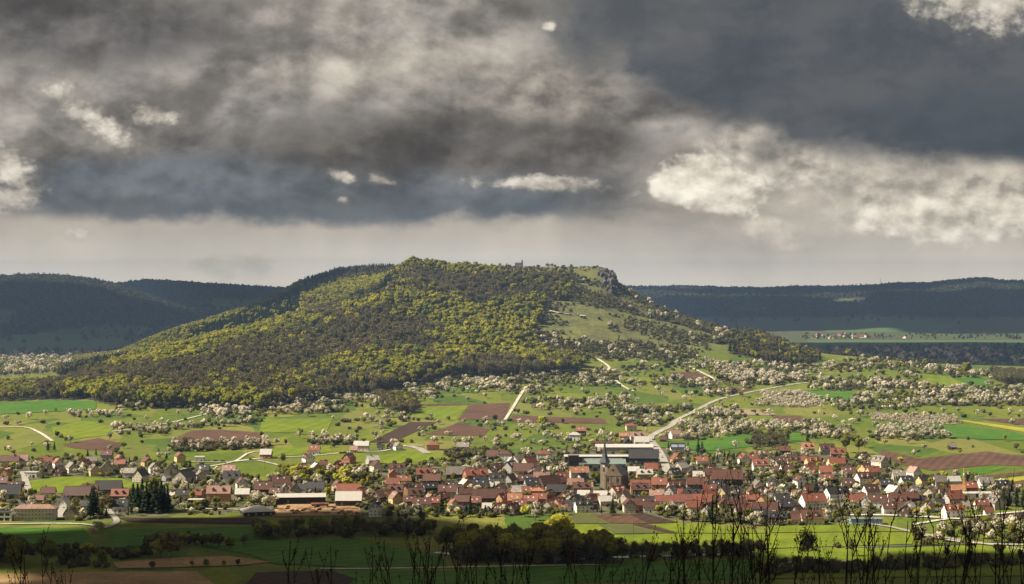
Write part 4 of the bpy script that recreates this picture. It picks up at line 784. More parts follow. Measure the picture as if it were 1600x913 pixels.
def build_house(x, y, yaw, size, roof, wall):
    p = at(x, y); m = house_meshes(size, hr.randrange(4)); yaw = R(yaw+hr.uniform(-6, 6))
    nm = NAMEW.get(size, 'house'); root = empty(nm, p, yaw, None, nm, None, hr.uniform(.93, 1.07))
    L, Wd, h = m['L'], m['W'], m['h']
    HOUSEPTS.append((p.x, p.y, L*.55))
    part('wall', m['wall'], root, mat=WA[wall]); rf = part('roof', m['roof'], root, mat=RO[{'S': 'd'}.get(roof, roof)])
    view = Vector((-p.x, -p.y, 0)).normalized(); st = m['st']
    for nx, ny, ang, half, dep in ((0, -1, 0, L/2, Wd/2), (0, 1, math.pi, L/2, Wd/2), (1, 0, math.pi/2, Wd/2, L/2), (-1, 0, -math.pi/2, Wd/2, L/2)):
        nw = Vector((nx*math.cos(yaw)-ny*math.sin(yaw), nx*math.sin(yaw)+ny*math.cos(yaw), 0))
        if nw.dot(view) < .12: continue
        gable = nx != 0 and not (m['hip'] or m['flat'])
        fr = Vector((nx*dep, ny*dep, 0)); tx = Vector((-ny, nx, 0))
        def wput(u, z, me=WIN, name='window'): q = fr+tx*u; part(name, me, root, (q.x, q.y, z), (0, 0, ang))
        if st == 0:
            wput(0 if gable else half*.3, 0.02, BARNDOOR, 'door'); 
            if gable: wput(0, h+.4)
            else: wput(-half*.5, 1.6)
            continue
        n = max(2, int(half*2/3.1)); us = [(-half+(i+.5)*2*half/n) for i in range(n)]
        for s in range(max(1, int(h/2.7))):
            for i, u in enumerate(us):
                if s == 0 and i == n//2 and not gable: wput(u, .02, DOOR, 'door')
                else: wput(u, .9+2.65*s)
        if gable:
            for u in ((-1.3, 1.3) if m['rh'] > 4 else (0,)): wput(u, h+.7)
    if not m['flat'] and size not in 'oTBX' and roof != 'S':
        c = part('chimney', CHIM, rf, (hr.uniform(-.3, .3)*L, hr.choice((-.5, .5)), h+m['rh']+.3))
    sgn = -1
    if not m['flat'] and not m['hip'] and size in 'mlx':
        tp = m['tp']; r_ = hr.random(); a = math.atan(tp)
        side = -1 if math.cos(yaw) > -.1 else 1
        def on_roof(u, v): yy = side*Wd/2*v; return (u, yy, h+(Wd/2-abs(yy))*tp+.36)
        if roof == 'S':
            for u in (-L*.25, L*.25): part('solar_panel', SOLP, rf, on_roof(u, .5), (a*-side, 0, 0))
        elif size in 'lx' and r_ < .55:
            for u in (-L*.22, L*.22):
                q = on_roof(u, .62); d = part('dormer', DORM, rf, (q[0], q[1], q[2]-.5), (0, 0, 0 if side < 0 else math.pi), WA[wall]); part('dormer_roof', DORMR, d, mat=RO[roof]); part('window', WIN, d, (0, -1.22, .1), scale=(1., 1, .9))
        elif r_ < .75:
            for u in ((-L*.2, L*.18) if hr.random() < .6 else (L*.1,)): part('skylight', SKYL, rf, on_roof(u, hr.uniform(.35, .65)), (a*-side, 0, 0))
    form = ('gable-fronted ' if 55 < math.degrees(yaw) < 125 else '') if size in 'sml' else ''
    LABEL.append((root, f"{WALLW[wall]} {form}{SIZEW[size]}, {ROOFW[roof]} roof,", x, y, None))
    return root
for tok in HOUSES_TXT.replace('\n', ';').split(';'):
    q = tok.split()
    if len(q) == 6: build_house(float(q[0]), float(q[1]), float(q[2]), q[3], q[4], q[5])
# houses of the villages far behind, in the side valleys: too small to pick apart, one mass each
def far_village(nm, label, n, xr, yr, y0, roofs, walls):
    V, Fc, mi, mats = [], [], [], []
    for k in range(n):
        p = at(hr.uniform(*xr), hr.uniform(*yr), y0); m = house_meshes('m', hr.randrange(4)); M = Matrix.Translation(p) @ Matrix.Rotation(R(hr.choice((0, 60, 90, 110))+hr.uniform(-12, 12)), 4, 'Z') @ Matrix.Scale(1.15, 4)
        for me_, mt in ((m['wall'], WA[hr.choice(walls)]), (m['roof'], RO[hr.choice(roofs)])):
            if mt not in mats: mats.append(mt)
            b0 = len(V); V += [tuple(M @ v.co) for v in me_.vertices]; Fc += [tuple(b0+i for i in f.vertices) for f in me_.polygons]; mi += [mats.index(mt)]*len(me_.polygons)
    obj(nm, mesh(nm, V, Fc, mats, mi), kind='stuff', label=label, category='village')
far_village('far_village', 'tiny houses of the shaded village far left', 40, (-10, 165), (552, 566), 3900, 'rrbo', 'wwc')
far_village('far_village', 'tiny houses of the shaded village beyond the right orchards', 80, (1300, 1640), (546, 566), 3700, 'rrbbo', 'wwwc')
far_village('far_village', 'tiny pale houses on the plain below the right ridge', 22, (1265, 1420), (524, 530), 5000, 'rbo', 'wwc')
far_village('far_village', 'few tiny houses on the far left valley slope', 8, (215, 330), (492, 512), 4600, 'rb', 'w')
# ------------------------------------------------------------------ landmarks of the village
def thing(nm, x, y, rz, label, cat, y0=1000, sc=1.):
    return empty(nm, at(x, y, y0), R(rz), label, cat, None, sc)
def prim(nm, parent, mat, *boxes, loc=(0, 0, 0), rot=(0, 0, 0)):
    V, Fc = [], []
    for b_ in boxes: boxv(V, Fc, *b_)
    o = part(nm, mesh(nm, V, Fc, [mat]), parent, loc, rot); return o
def prism(nm, parent, mat, poly, y0, y1, loc=(0, 0, 0), rot=(0, 0, 0)):
    """outline in x,z extruded along y"""
    n = len(poly); V = [(a, y0, c) for a, c in poly]+[(a, y1, c) for a, c in poly]
    Fc = [tuple(range(n)), tuple(reversed(range(n, 2*n)))]+[(j, i, n+i, n+j) for i, j in ((i, (i+1) % n) for i in range(n))]
    return part(nm, mesh(nm, V, Fc, [mat]), parent, loc, rot)
def lathe(nm, parent, mat, prof, n, loc=(0, 0, 0), a0=0.):
    V, Fc = [], []
    for r_, z in prof:
        for k in range(n): a = a0+2*math.pi*k/n; V.append((r_*math.cos(a), r_*math.sin(a), z))
    for i in range(len(prof)-1):
        for k in range(n): Fc.append((i*n+k, i*n+(k+1) % n, (i+1)*n+(k+1) % n, (i+1)*n+k))
    Fc.append(tuple(reversed(range(n)))); Fc.append(tuple((len(prof)-1)*n+k for k in range(n)))
    return part(nm, mesh(nm, V, Fc, [mat]), parent, loc)
def arch(w_, h_, n=8): return [(-w_/2, 0), (w_/2, 0)]+[(w_/2*math.cos(math.pi*k/n), h_-w_/2+w_/2*math.sin(math.pi*k/n)) for k in range(n+1)]
# church: nave with scrolled west gable, slate roof, tower with slender spire. The ridge runs along local +Y, the facade looks to -Y
ch = thing('church', 958, 765, -16, 'dark sandstone church with slender spire and scrolled gable among the old roofs', 'church')
nw, nl, nh = 7.4, 27., 12.5
prim('wall', ch, STONE, (-nw, nw, 0.02, nl, -2.5, nh))
rf = prism('roof', ch, SLATE, [(-nw-.5, nh-.3), (nw+.5, nh-.3), (nw+.5, nh), (0, nh+7.6), (-nw-.5, nh)], .4, nl+.4)
prim('ridge_cap', rf, DARKMETAL, (-.2, .2, .5, nl+.3, nh+7.5, nh+7.8))
gp = [(-nw-.3, -2.5), (nw+.3, -2.5), (nw+.3, nh), (nw+.6, nh+.3), (nw+.2, nh+1.2), (nw-1., nh+1.8), (nw-2.2, nh+3.2), (nw-2.8, nh+5.2), (nw-3.6, nh+6.), (3.2, nh+6.6), (2.7, nh+8.2), (1.6, nh+9.4), (0, nh+9.9)]
gp = gp+[(-a, c) for a, c in reversed(gp[2:-1])]
fc = prism('facade', ch, STONE, gp, -.5, .3)
prim('cornice', fc, STONE, (-nw-.7, nw+.7, -.85, -.502, nh-.4, nh+.15), (-nw-.6, nw+.6, -.75, -.502, 5.6, 5.95))
for u in (-6.6, -2.4, 2.4, 6.6): prim('pilaster', fc, STONE, (u-.45, u+.45, -.74, -.502, -1., nh-.42))
prism('door', fc, TIMBER, arch(2.6, 4.2), -.62, -.5)
for u in (-4.5, 4.5): prism('window', fc, GLASS, arch(1.5, 4.), -.56, -.5, (u, 0, 6.6))
prism('window', fc, GLASS, [(1.1*math.cos(a*math.pi/8), 1.1*math.sin(a*math.pi/8)) for a in range(16)], -.6, -.5, (0, 0, nh+4.6))
for v_ in (5, 11, 17, 23):
    for sgn in (1, -1):
        prism('window', ch, GLASS, arch(1.9, 6.), -.05, .12, (sgn*nw, v_, 3.5), (0, 0, sgn*math.pi/2))
        prism('buttress', ch, STONE, [(-.5, -2), (.5, -2), (.5, 9), (-.5, 10)], -.55, -.01, (sgn*nw, v_+3, 0), (0, 0, sgn*math.pi/2))
tw = part('tower', mesh('tower', *(lambda V, Fc: (boxv(V, Fc, -3.3, 3.3, -3.3, 3.3, -2.5, 22.5), boxv(V, Fc, -3.7, 3.7, -3.7, 3.7, 22.5, 23.1), (V, Fc))[2])([], []), [plain('tower_plaster', (.27, .22, .16), .9, .2, .2)]), ch, (-9.5, 8, 0))
lathe('spire', tw, SLATE, [(5.3, 23.1), (4.6, 24.4), (3.4, 26.5), (2.6, 28.6), (1.55, 31.5), (1.0, 36), (.45, 44), (.12, 49)], 8, a0=math.pi/8)
lathe('finial', tw, DARKMETAL, [(.1, 48.8), (.35, 49.4), (.1, 49.9), (.06, 52)], 6)
for ang in (0, math.pi/2, -math.pi/2):
    q = Matrix.Rotation(ang, 3, 'Z') @ Vector((0, -3.3, 0))
    prism('belfry_opening', tw, DARKMETAL, arch(1.5, 3.4), -.06, .1, (q.x, q.y, 15.), (0, 0, ang))
    prism('clock_face', tw, FRAME, [(1.2*math.cos(a*math.pi/10), 1.2*math.sin(a*math.pi/10)) for a in range(20)], -.1, .05, (q.x, q.y, 20.4), (0, 0, ang))
HOUSEPTS.append((*ch.location.xy, 26))
# chapel on the summit
cp = thing('chapel', 811, 421, 0, 'small white chapel with steep dark roof alone on the hilltop', 'chapel', 3400)
prim('wall', cp, WA['w'], (-7, 7, -4.2, 4.2, -3, 6.2)); prism('gable', cp, WA['w'], [(-4.2, 6.2), (4.2, 6.2), (0, 11.5)], -6.95, 6.95, rot=(0, 0, math.pi/2))
cr = part('roof', mesh('roof', *(lambda V, Fc: (slab(V, Fc, [(-7.4, -4.8, 5.9), (7.4, -4.8, 5.9), (7.4, 0, 12), (-7.4, 0, 12)], .3), slab(V, Fc, [(7.4, 4.8, 5.9), (-7.4, 4.8, 5.9), (-7.4, 0, 12), (7.4, 0, 12)], .3), (V, Fc))[2])([], []), [RO['d']]), cp)
tr_ = prim('ridge_turret', cp, RO['d'], (4.4, 6.6, -1.1, 1.1, 10.6, 14.2)); lathe('turret_spire', tr_, RO['d'], [(1.7, 14.2), (1., 15.6), (.1, 18.4)], 8, (5.5, 0, 0))
for u in (-4.5, -1.5, 1.5): prism('window', cp, GLASS, arch(1.1, 2.6), -.05, .1, (u, -4.2, 2.2))
prism('door', cp, TIMBER, arch(1.5, 2.8), -.08, .1, (4.6, -4.2, 0))
# long apartment block at the left edge
SIZES['A'] = (31, 12, 8.9, 2)
def hipped(nm, x, y, yaw, L, Wd, h, rise, roofm, wallm, label, cat, rows, ncol, y0=1000, ov=.7):
    o = thing(nm, x, y, yaw, label, cat, y0); a, b_ = L/2, Wd/2; HOUSEPTS.append((*o.location.xy, L*.5))
    prim('wall', o, wallm, (-a, a, -b_, b_, -2.5, h)); V = [(-a-ov, -b_-ov, h+.02), (a+ov, -b_-ov, h+.02), (a+ov, b_+ov, h+.02), (-a-ov, b_+ov, h+.02), (-a-ov, -b_-ov, h+.3), (a+ov, -b_-ov, h+.3), (a+ov, b_+ov, h+.3), (-a-ov, b_+ov, h+.3)]
    rx = max(.4, a-b_*.95); V += [(-rx, 0, h+rise), (rx, 0, h+rise)]
    r_ = part('roof', mesh('roof', V, [(0, 3, 2, 1), (0, 1, 5, 4), (1, 2, 6, 5), (2, 3, 7, 6), (3, 0, 4, 7), (4, 5, 9, 8), (6, 7, 8, 9), (5, 6, 9), (7, 4, 8)], [roofm]), o)
    for s in range(rows):
        for k in range(ncol): part('window', WIN, o, (-a+(k+.5)*L/ncol, -b_, .9+2.9*s))
        for sd in (1, -1):
            for k in range(max(1, ncol//3)): part('window', WIN, o, (sd*a, -b_+(k+.5)*Wd/max(1, ncol//3), .9+2.9*s), (0, 0, sd*math.pi/2))
    return o, r_
ab, r_ = hipped('apartment_block', 56, 812, 3, 32, 12, 9., 3.2, RO['p'], WA['c'], 'long cream three-storey apartment block with balconies at the left edge', 'building', 3, 12)
for sx_ in (-11, 11):
    for s in (1, 2): b0 = prim('balcony', ab, WA['g'], (sx_-3, sx_+3, -7.4, -6.01, 2.7*s+.2, 2.7*s+.4), (sx_-3, sx_+3, -7.4, -7.3, 2.7*s+.4, 2.7*s+1.3))
for u in (-8, 5): part('chimney', CHIM, r_, (u, 0, 11.8))
fb, r_ = hipped('riding_hall', 402, 804, 18, 24, 22, 3.2, 4.2, RO['w'], WA['d'], 'low dark hall under a pale pyramid roof at the meadow edge', 'hall', 1, 4)
mf = thing('flat_house', 5, 813, 0, 'modern white flat-roofed house with dark glass bands at left edge', 'house')
prim('wall', mf, WA['w'], (-8, 8, -6, 6, -2, 3.2), (-6, 7.2, -5, 6, 3.4, 6.4)); prim('roof', mf, DARKMETAL, (-6.4, 7.6, -5.6, 6.4, 6.403, 6.8)); prim('terrace', mf, WA['g'], (-8.2, 8.2, -6.2, 6.2, 3.203, 3.397))
for z0 in (.5, 3.9):
    for u in (-5, 0, 4.6): prim('window', mf, GLASS, (u-1.7, u+1.7, -6.06 if z0 < 1 else -5.06, -5.9 if z0 < 1 else -4.9, z0, z0+2.1))
# factory: long pale hall, green-grey hall, dark glazed block
def hall(nm, x, y, yaw, L, Wd, h, rise, roofm, wallm, label, bays, winm=None):
    o = thing(nm, x, y, yaw, label, 'hall'); a, b_ = L/2, Wd/2; HOUSEPTS.append((*o.location.xy, L*.5))
    prim('wall', o, wallm, (-a, a, -b_, b_, -3, h)); prism('gable', o, wallm, [(-b_, h), (b_, h), (0, h+rise)], -a+.02, a-.02, rot=(0, 0, math.pi/2))
    V, Fc = [], []; slab(V, Fc, [(-a-.6, -b_-.8, h+.05), (a+.6, -b_-.8, h+.05), (a+.6, 0, h+rise+.4), (-a-.6, 0, h+rise+.4)], .3); slab(V, Fc, [(a+.6, b_+.8, h+.05), (-a-.6, b_+.8, h+.05), (-a-.6, 0, h+rise+.4), (a+.6, 0, h+rise+.4)], .3)
    r_ = part('roof', mesh('roof', V, Fc, [roofm]), o); prim('ridge_vent', r_, RO['w'], (-a*.9, a*.9, -.9, .9, h+rise+.1, h+rise+.75))
    for k in range(bays):
        u = -a+(k+.5)*L/bays
        if k % 5 == 2: part('door', BARNDOOR, o, (u, -b_, .02))
        else: prim('window', o, GLASS, (u-L/bays*.36, u+L/bays*.36, -b_-.06, -b_+.02, h*.45, h*.8))
    return o
hall('factory_hall', 948, 722, 0, 84, 13, 6., 1., RO['w'], WA['b'], 'very long dark factory hall with pale low roof behind the church', 17)
hall('factory_hall', 944, 735, 0, 40, 20, 7., 3.6, RO['n'], WA['g'], 'green-grey ribbed factory hall just behind the church spire', 9)
gb = thing('glazed_block', 896, 736, 0, 'dark glazed office block at the left end of factory', 'building'); prim('wall', gb, WA['d'], (-5, 5, -5, 5, -2, 15)); prim('roof', gb, RO['g'], (-5.3, 5.3, -5.3, 5.3, 15.003, 15.4))
for s in range(4):
    for k in range(3): prim('window', gb, GLASS, (-4.3+3*k, -1.8+3*k, -5.07, -4.9, 1.2+3.5*s, 3.9+3.5*s))
for x, w_ in ((948, 30), (975, 34), (1005, 26)):
    o = thing('sawtooth_shed', x, 708, 0, f'pale sawtooth shed behind the long factory roof, {"left" if x < 960 else "middle" if x < 990 else "right"} of three', 'shed'); a = w_/2.6
    prim('wall', o, WA['g'], (-a, a, -5, 5, -2, 6)); prism('roof', o, RO['w'], [(-5.4, 6.02), (5.4, 6.02), (5.4, 6.4), (2, 9.2), (-5.4, 6.4)], -a-.3, a+.3, rot=(0, 0, math.pi/2))
# sawmill yard: stacks of logs
V, Fc = [], []; tube(V, Fc, [(-2.6, 0, 0), (2.6, 0, 0)], [.34, .3], 7); LOG = mesh('log', V, Fc, [plain('log_wood', (.34, .2, .1), .9, .1, .3)])
lr_ = random.Random(3)
for k in range(40):
    x, y = lr_.uniform(434, 560), lr_.uniform(793, 805); o = empty('log_stack', at(x, y), R(lr_.choice((0, 10, 90, 80))), None, 'log stack', 'log stacks in the sawmill yard')
    o['label'] = 'stack of cut logs lying in the brown sawmill yard'
    for r_ in range(3):
        for c_ in range(5-r_): part('log', LOG, o, (lr_.uniform(-.3, .3), (c_-(4-r_)/2)*.66, .34+r_*.56), (0, 0, 0))
# tower crane
cr = thing('tower_crane', 1506, 777, 35, 'yellow tower crane rising above the right-hand roofs', 'crane'); CY = plain('crane_yellow', (.55, .33, .06), .5, .4)
V, Fc = [], []
for sx_ in (-.6, .6):
    for sy_ in (-.6, .6): tube(V, Fc, [(sx_, sy_, -1), (sx_, sy_, 21)], [.12, .12], 4)
for k in range(14):
    z = k*1.5
    for a, b_ in (((-.6, -.6), (.6, -.6)), ((.6, -.6), (.6, .6)), ((.6, .6), (-.6, .6)), ((-.6, .6), (-.6, -.6))): tube(V, Fc, [(*a, z), (*b_, z+1.5)], [.07, .07], 4)
part('mast', mesh('mast', V, Fc, [CY]), cr); V, Fc = [], []
for y_, z_ in ((-.5, 21), (.5, 21), (0, 22)): tube(V, Fc, [(-20, y_, z_+.8), (7, y_, z_)], [.11, .11], 4)
for k in range(18): x_ = -20+k*1.5; tube(V, Fc, [(x_, -.5, 21.6), (x_+.7, 0, 22.4), (x_+1.5, .5, 21.5)], [.06]*3, 4)
part('jib', mesh('jib', V, Fc, [CY]), cr); prim('counterweight', cr, WA['g'], (5, 7, -.8, .8, 19.4, 21.2)); prim('cab', cr, FRAME, (-1.4, -.4, -1.6, -.65, 19, 20.8)); V, Fc = [], []
tube(V, Fc, [(0, 0, 21), (0, 0, 26)], [.3, .1], 4); tube(V, Fc, [(0, 0, 26), (-14, 0, 22.6)], [.05, .05], 3); tube(V, Fc, [(0, 0, 26), (6, 0, 22)], [.05, .05], 3); part('tower_head', mesh('tower_head', V, Fc, [CY]), cr)
V, Fc = [], []; tube(V, Fc, [(-12, 0, 21.3), (-12, 0, 12)], [.05, .05], 3); tube(V, Fc, [(-12, 0, 12), (-12, 0, 11.2)], [.25, .15], 5); part('hook', mesh('hook', V, Fc, [DARKMETAL]), cr)
# radio mast on the far ridge
rm = thing('radio_mast', 1376, 449, 0, 'thin radio mast standing on the far right ridge', 'mast', 8000); V, Fc = [], []; tube(V, Fc, [(0, 0, -2), (0, 0, 48)], [.9, .5], 5); part('pole', mesh('pole', V, Fc, [DARKMETAL]), rm); prim('antenna', rm, FRAME, (-1.2, 1.2, -.5, .5, 36, 40))
# parked cars
CARP = [plain('car_paint_'+str(i), c, .25, .6, .05) for i, c in enumerate(((.02, .02, .025), (.6, .6, .6), (.25, .02, .02), (.05, .08, .2), (.3, .3, .32)))]
prof = [(-2.1, .35), (2.1, .35), (2.15, .75), (1.9, .92), (1.0, 1.0), (-1.75, 1.02), (-2.1, .9)]
gl = [(-1.7, 1.02), (.95, 1.0), (.35, 1.48), (-1.25, 1.5)]
def ext(poly, y0, y1, nm, mat):
    n = len(poly); V = [(a, y0, c) for a, c in poly]+[(a, y1, c) for a, c in poly]
    return mesh(nm, V, [tuple(range(n)), tuple(reversed(range(n, 2*n)))]+[(j, i, n+i, n+j) for i, j in ((i, (i+1) % n) for i in range(n))], [mat])
CB = ext(prof, -.85, .85, 'body', CARP[0]); CG = ext(gl, -.74, .74, 'cabin', GLASS); V, Fc = [], []; tube(V, Fc, [(0, -.1, 0), (0, .1, 0)], [.33, .33], 10); Fc.append(tuple(reversed(range(10)))); CW = mesh('wheel', V, Fc, [DARKMETAL])
for i, (x, y, c_, a, words) in enumerate(((337, 722, 0, 8, 'left of the two by the pale lane'), (348, 722.6, 0, 10, 'right of the two by the pale lane'), (533, 709.5, 0, 5, 'left of the pair above the red gables'), (539, 709, 0, 5, 'right of the pair above the red gables'),
      (1421, 809, 1, 4, 'under the street trees at lower right, leftmost'), (1436, 808.5, 0, 2, 'under the street trees, second from left'), (1455, 808, 1, 0, 'under the street trees, third from left'), (1471, 807.5, 2, 3, 'under the street trees, fourth from left'), (1484, 808.6, 0, 8, 'under the street trees, fifth from left'), (1404, 810, 3, 2, 'beside the long blue-grey shed'),
      (186, 803, 4, 60, 'beside the small lane at lower left'), (1034, 716, 1, 100, 'driving down the winding main road'), (1021, 689, 0, 110, 'higher up on the winding main road'), (1052, 703, 4, 30, 'in front of the solar-roofed house'), (392, 720, 0, 4, 'alone on the pale village lane'))):
    p = at(x, y); p.z += .75; o = empty('parked_car', p, R(a), f"{('black', 'white', 'red', 'blue', 'grey')[c_]} car {words}", 'car', 'cars in the village')
    part('body', CB, o, mat=CARP[c_]); part('cabin', CG, o)
    for u in (-1.3, 1.3):
        for v_ in (-.78, .78): part('wheel', CW, o, (u, v_, .33))
# fences and poles on the near meadows
def fence(x0, y0_, x1, y1, n, label):
    a, b_ = at(x0, y0_), at(x1, y1); o = empty('fence', a, 0, label, 'fence'); V, Fc = [], []; tube(V, Fc, [(0, 0, -.4), (0, 0, 1.5)], [.13, .11], 5); PM = mesh('post', V, Fc, [TIMBER]); tops = []
    for k in range(n):
        q = a.lerp(b_, k/(n-1)); q.z = float(zt(q.x, q.y)); l = q-a; part('post', PM, o, l); tops.append(l)
    for z in (.7, 1.25):
        V, Fc = [], []; tube(V, Fc, [t_+Vector((0, 0, z)) for t_ in tops], [.03]*n, 3); part('wire', mesh('wire', V, Fc, [DARKMETAL]), o)
fence(528, 838, 700, 868, 26, 'wire fence on wooden posts crossing the dark centre meadow'); fence(268, 803, 400, 802, 22, 'wire fence on wooden posts below the ochre house'); fence(185, 809, 268, 803, 12, 'wire fence on wooden posts beside the small lane at lower left')
for x, y, h_, words in ((990, 836, 9, 'on the bright meadow below the striped plots'), (1070, 836, 9, 'at the right end of the striped plots'), (1120, 712, 10, 'beside the green crop field right of the road'), (387, 715, 10, 'by the pale lane fork on the left'), (414, 735, 10, 'at the bend of the pale village lane')):
    o = thing('utility_pole', x, y, 10, f'thin wooden utility pole {words}', 'pole'); V, Fc = [], []; tube(V, Fc, [(0, 0, -.5), (0, 0, h_)], [.17, .12], 6); part('pole', mesh('pole', V, Fc, [TIMBER]), o); prim('crossarm', o, TIMBER, (-1., 1., -.08, .08, h_-.9, h_-.7))
    for u in (-.85, 0, .85): lathe('insulator', o, FRAME, [(.07, h_-.7), (.1, h_-.55), (.05, h_-.4)], 6, (u, 0, 0))
# rock cliff at the right end of the summit and the small crag on its left end
ROCK, t, b = newmat('limestone'); g = t.n('ShaderNodeNewGeometry').outputs['Position']
cc = t.mix(t.ramp(t.noise(t.v('MULTIPLY', g, (1., 1., .35)), .22, 7, .65), .35, .65), (.035, .03, .024), (.1, .088, .07)); t.put(b.inputs['Base Color'], cc); b.inputs['Roughness'].default_value = .95
bp = t.n('ShaderNodeBump'); bp.inputs['Strength'].default_value = 1.; bp.inputs['Distance'].default_value = 1.5; t.put(bp.inputs['Height'], t.noise(g, .3, 7, .7)); ROCK.node_tree.links.new(bp.outputs[0], b.inputs['Normal'])
def rockmesh(seed):
    bm = bmesh.new(); bmesh.ops.create_icosphere(bm, subdivisions=3, radius=1.)
    for v in bm.verts:
        n = mnoise.fractal(v.co*1.4+Vector((seed*9.1, 0, 0)), 1., 2., 4); q = Vector((max(-.72, min(.72, v.co.x)), max(-.72, min(.72, v.co.y)), max(-.8, min(.8, v.co.z)))); v.co = q*1.3*(1+.35*n)
    me = bpy.data.meshes.new('rock'); bm.to_mesh(me); bm.free(); me.materials.append(ROCK); return me
RK = [rockmesh(k) for k in range(5)]; rr = random.Random(4)
def crag(nm, label, spots):
    b0 = at(spots[0][0], spots[0][1], 3200); o = empty(nm, b0, 0, label, 'rock')
    for x, y, w_, h_ in spots:
        p = at(x, y, 3200); part('rock', RK[rr.randrange(5)], o, p-b0+Vector((0, 2, -h_*.1)), (rr.uniform(-.15, .15), rr.uniform(-.15, .15), rr.uniform(0, 6)), None, (w_, w_*.9, h_))
crag('rock_cliff', 'grey limestone cliff dropping from the right end of summit', [(944, 427, 9, 8), (952, 430, 9, 9), (957, 437, 8, 12), (950, 438, 9, 12), (942, 433, 7, 9), (955, 446, 7, 13), (961, 446, 6, 11), (947, 448, 7, 12), (937, 430, 6, 8), (960, 455, 5, 9), (952, 456, 6, 10), (963, 450, 5, 9), (956, 460, 4, 7), (943, 442, 5, 10)])
crag('rock_crag', 'small grey crag at the left end of the summit', [(642, 414, 7, 8), (646, 412, 6, 7), (637, 420, 6, 8), (641, 424, 5, 7)])
# ------------------------------------------------------------------ gardens between the houses, then all trees
scatter(VILL, (1480, 2150), 11, dict(bush=.42, cherry_tree=.13, garden_tree=.32, conifer_tree=.13), (4.5, 8.5), 'in the village gardens', dens=.92)
LM = [('church', 957, 755), ('long apartment block', 56, 800), ('yellow crane', 1506, 762), ('long factory roof', 945, 714), ('long pale-roofed hall', 470, 782), ('pyramid-roofed hall', 403, 800), ('biggest brown barn', 764, 784), ('striped plots', 985, 815), ('winding main road', 1025, 690), ('big white inn', 1307, 778), ('green village meadow', 130, 758), ('big brown field', 1480, 715), ('sawmill yard', 495, 800), ('pale lane fork', 365, 722), ('riverside wood', 830, 868), ('green crop field', 1180, 692), ('red-roofed right quarter', 1290, 735), ('hilltop chapel', 811, 420), ('lower right thicket', 1400, 850), ('brown ploughed pair', 700, 660)]
KPH = dict(broadleaf_tree='tree in fresh yellow-green leaf', bare_tree='brown leafless tree', conifer_tree='dark green conifer', cherry_tree='white-blossoming fruit tree', bush='low olive-brown bush', willow_tree='yellow-green leafy tree', garden_tree='small round leafy tree')
CATS = dict(bush='bush')
TK = np.array([(q[1], q[2], q[3]) for q in TREES]); TZ = zt(TK[:, 0], TK[:, 1])
keep = clear_of(TK[:, 0], TK[:, 1], [(a, b_, c_+1.5) for a, b_, c_ in HOUSEPTS]) | np.array([q[5] is not None for q in TREES])
tpx, tpy = proj(TK[:, 0], TK[:, 1], TZ+TK[:, 2]*.8)
seen = (tpx > -5) & (tpx < 1605) & (tpy < 930)
fr_ = np.linspace(.3, .985, 70)[None, :]
rz = H+(TZ+TK[:, 2]*.8-H)[:, None]*fr_
seen &= ~(zt(TK[:, 0][:, None]*fr_, TK[:, 1][:, None]*fr_) > rz).any(1)
order = np.argsort(-TK[:, 2]/TK[:, 1]); cnt = {}
rest = {}; rt = random.Random(9)
def place_tree(i):
    kd, X, Y, h_, phrase, words = TREES[i]; v = rt.randrange(len(PROTO[kd])); tm, cm, ph = PROTO[kd][v]; s = h_/ph
    o = empty(kd, (X, Y, float(TZ[i])), rt.uniform(0, 6.28), None, CATS.get(kd, 'tree'), None)
    wx = rt.uniform(.95, 1.25); o.scale = (s*wx, s*wx, s)
    a = bpy.data.objects.new('stem' if kd == 'bush' else 'trunk', tm); b_ = bpy.data.objects.new('crown', cm)
    COL.objects.link(a); COL.objects.link(b_); a.parent = o; b_.parent = o
    if phrase:
        if phrase == 'in the village gardens':
            x_, y_ = proj(X, Y, TZ[i]); phrase += ' near the '+min(LM, key=lambda q: math.hypot(q[1]-x_, (q[2]-y_)*1.6))[0]
        if phrase.startswith('in the wood on the front'):
            x_ = 800+F*X/Y; phrase = 'in the front wood '+('above the left meadows' if x_ < 250 else 'above the left ploughed field' if x_ < 420 else 'above the central orchards' if x_ < 620 else 'left of the open grass slope')
        o['label'] = f'{KPH[kd]} {phrase}'; o['group'] = f'{kd.replace("_", " ")}{"es" if kd == "bush" else "s"} {phrase}'
    else: LABEL.append((o, words, *[float(q) for q in proj(X, Y, TZ[i])], 'tree'))
for i in order:
    if not keep[i]: continue
    kd = TREES[i][0]; single = TREES[i][5] is not None
    if single or (seen[i] and cnt.get(kd, 0) < 270):
        cnt[kd] = cnt.get(kd, 0)+1; place_tree(i)
    else:
        ph = TREES[i][4]; key = 'hillside_wood' if ('wood' in ph or 'copse' in ph) else ('hillside_scrub' if 'scrub' in ph or 'slope' in ph or 'summit' in ph else 'orchard_belt')
        if 'village gardens' in ph or 'garden' in ph: key = 'garden_greenery'
        rest.setdefault(key, []).append(i)
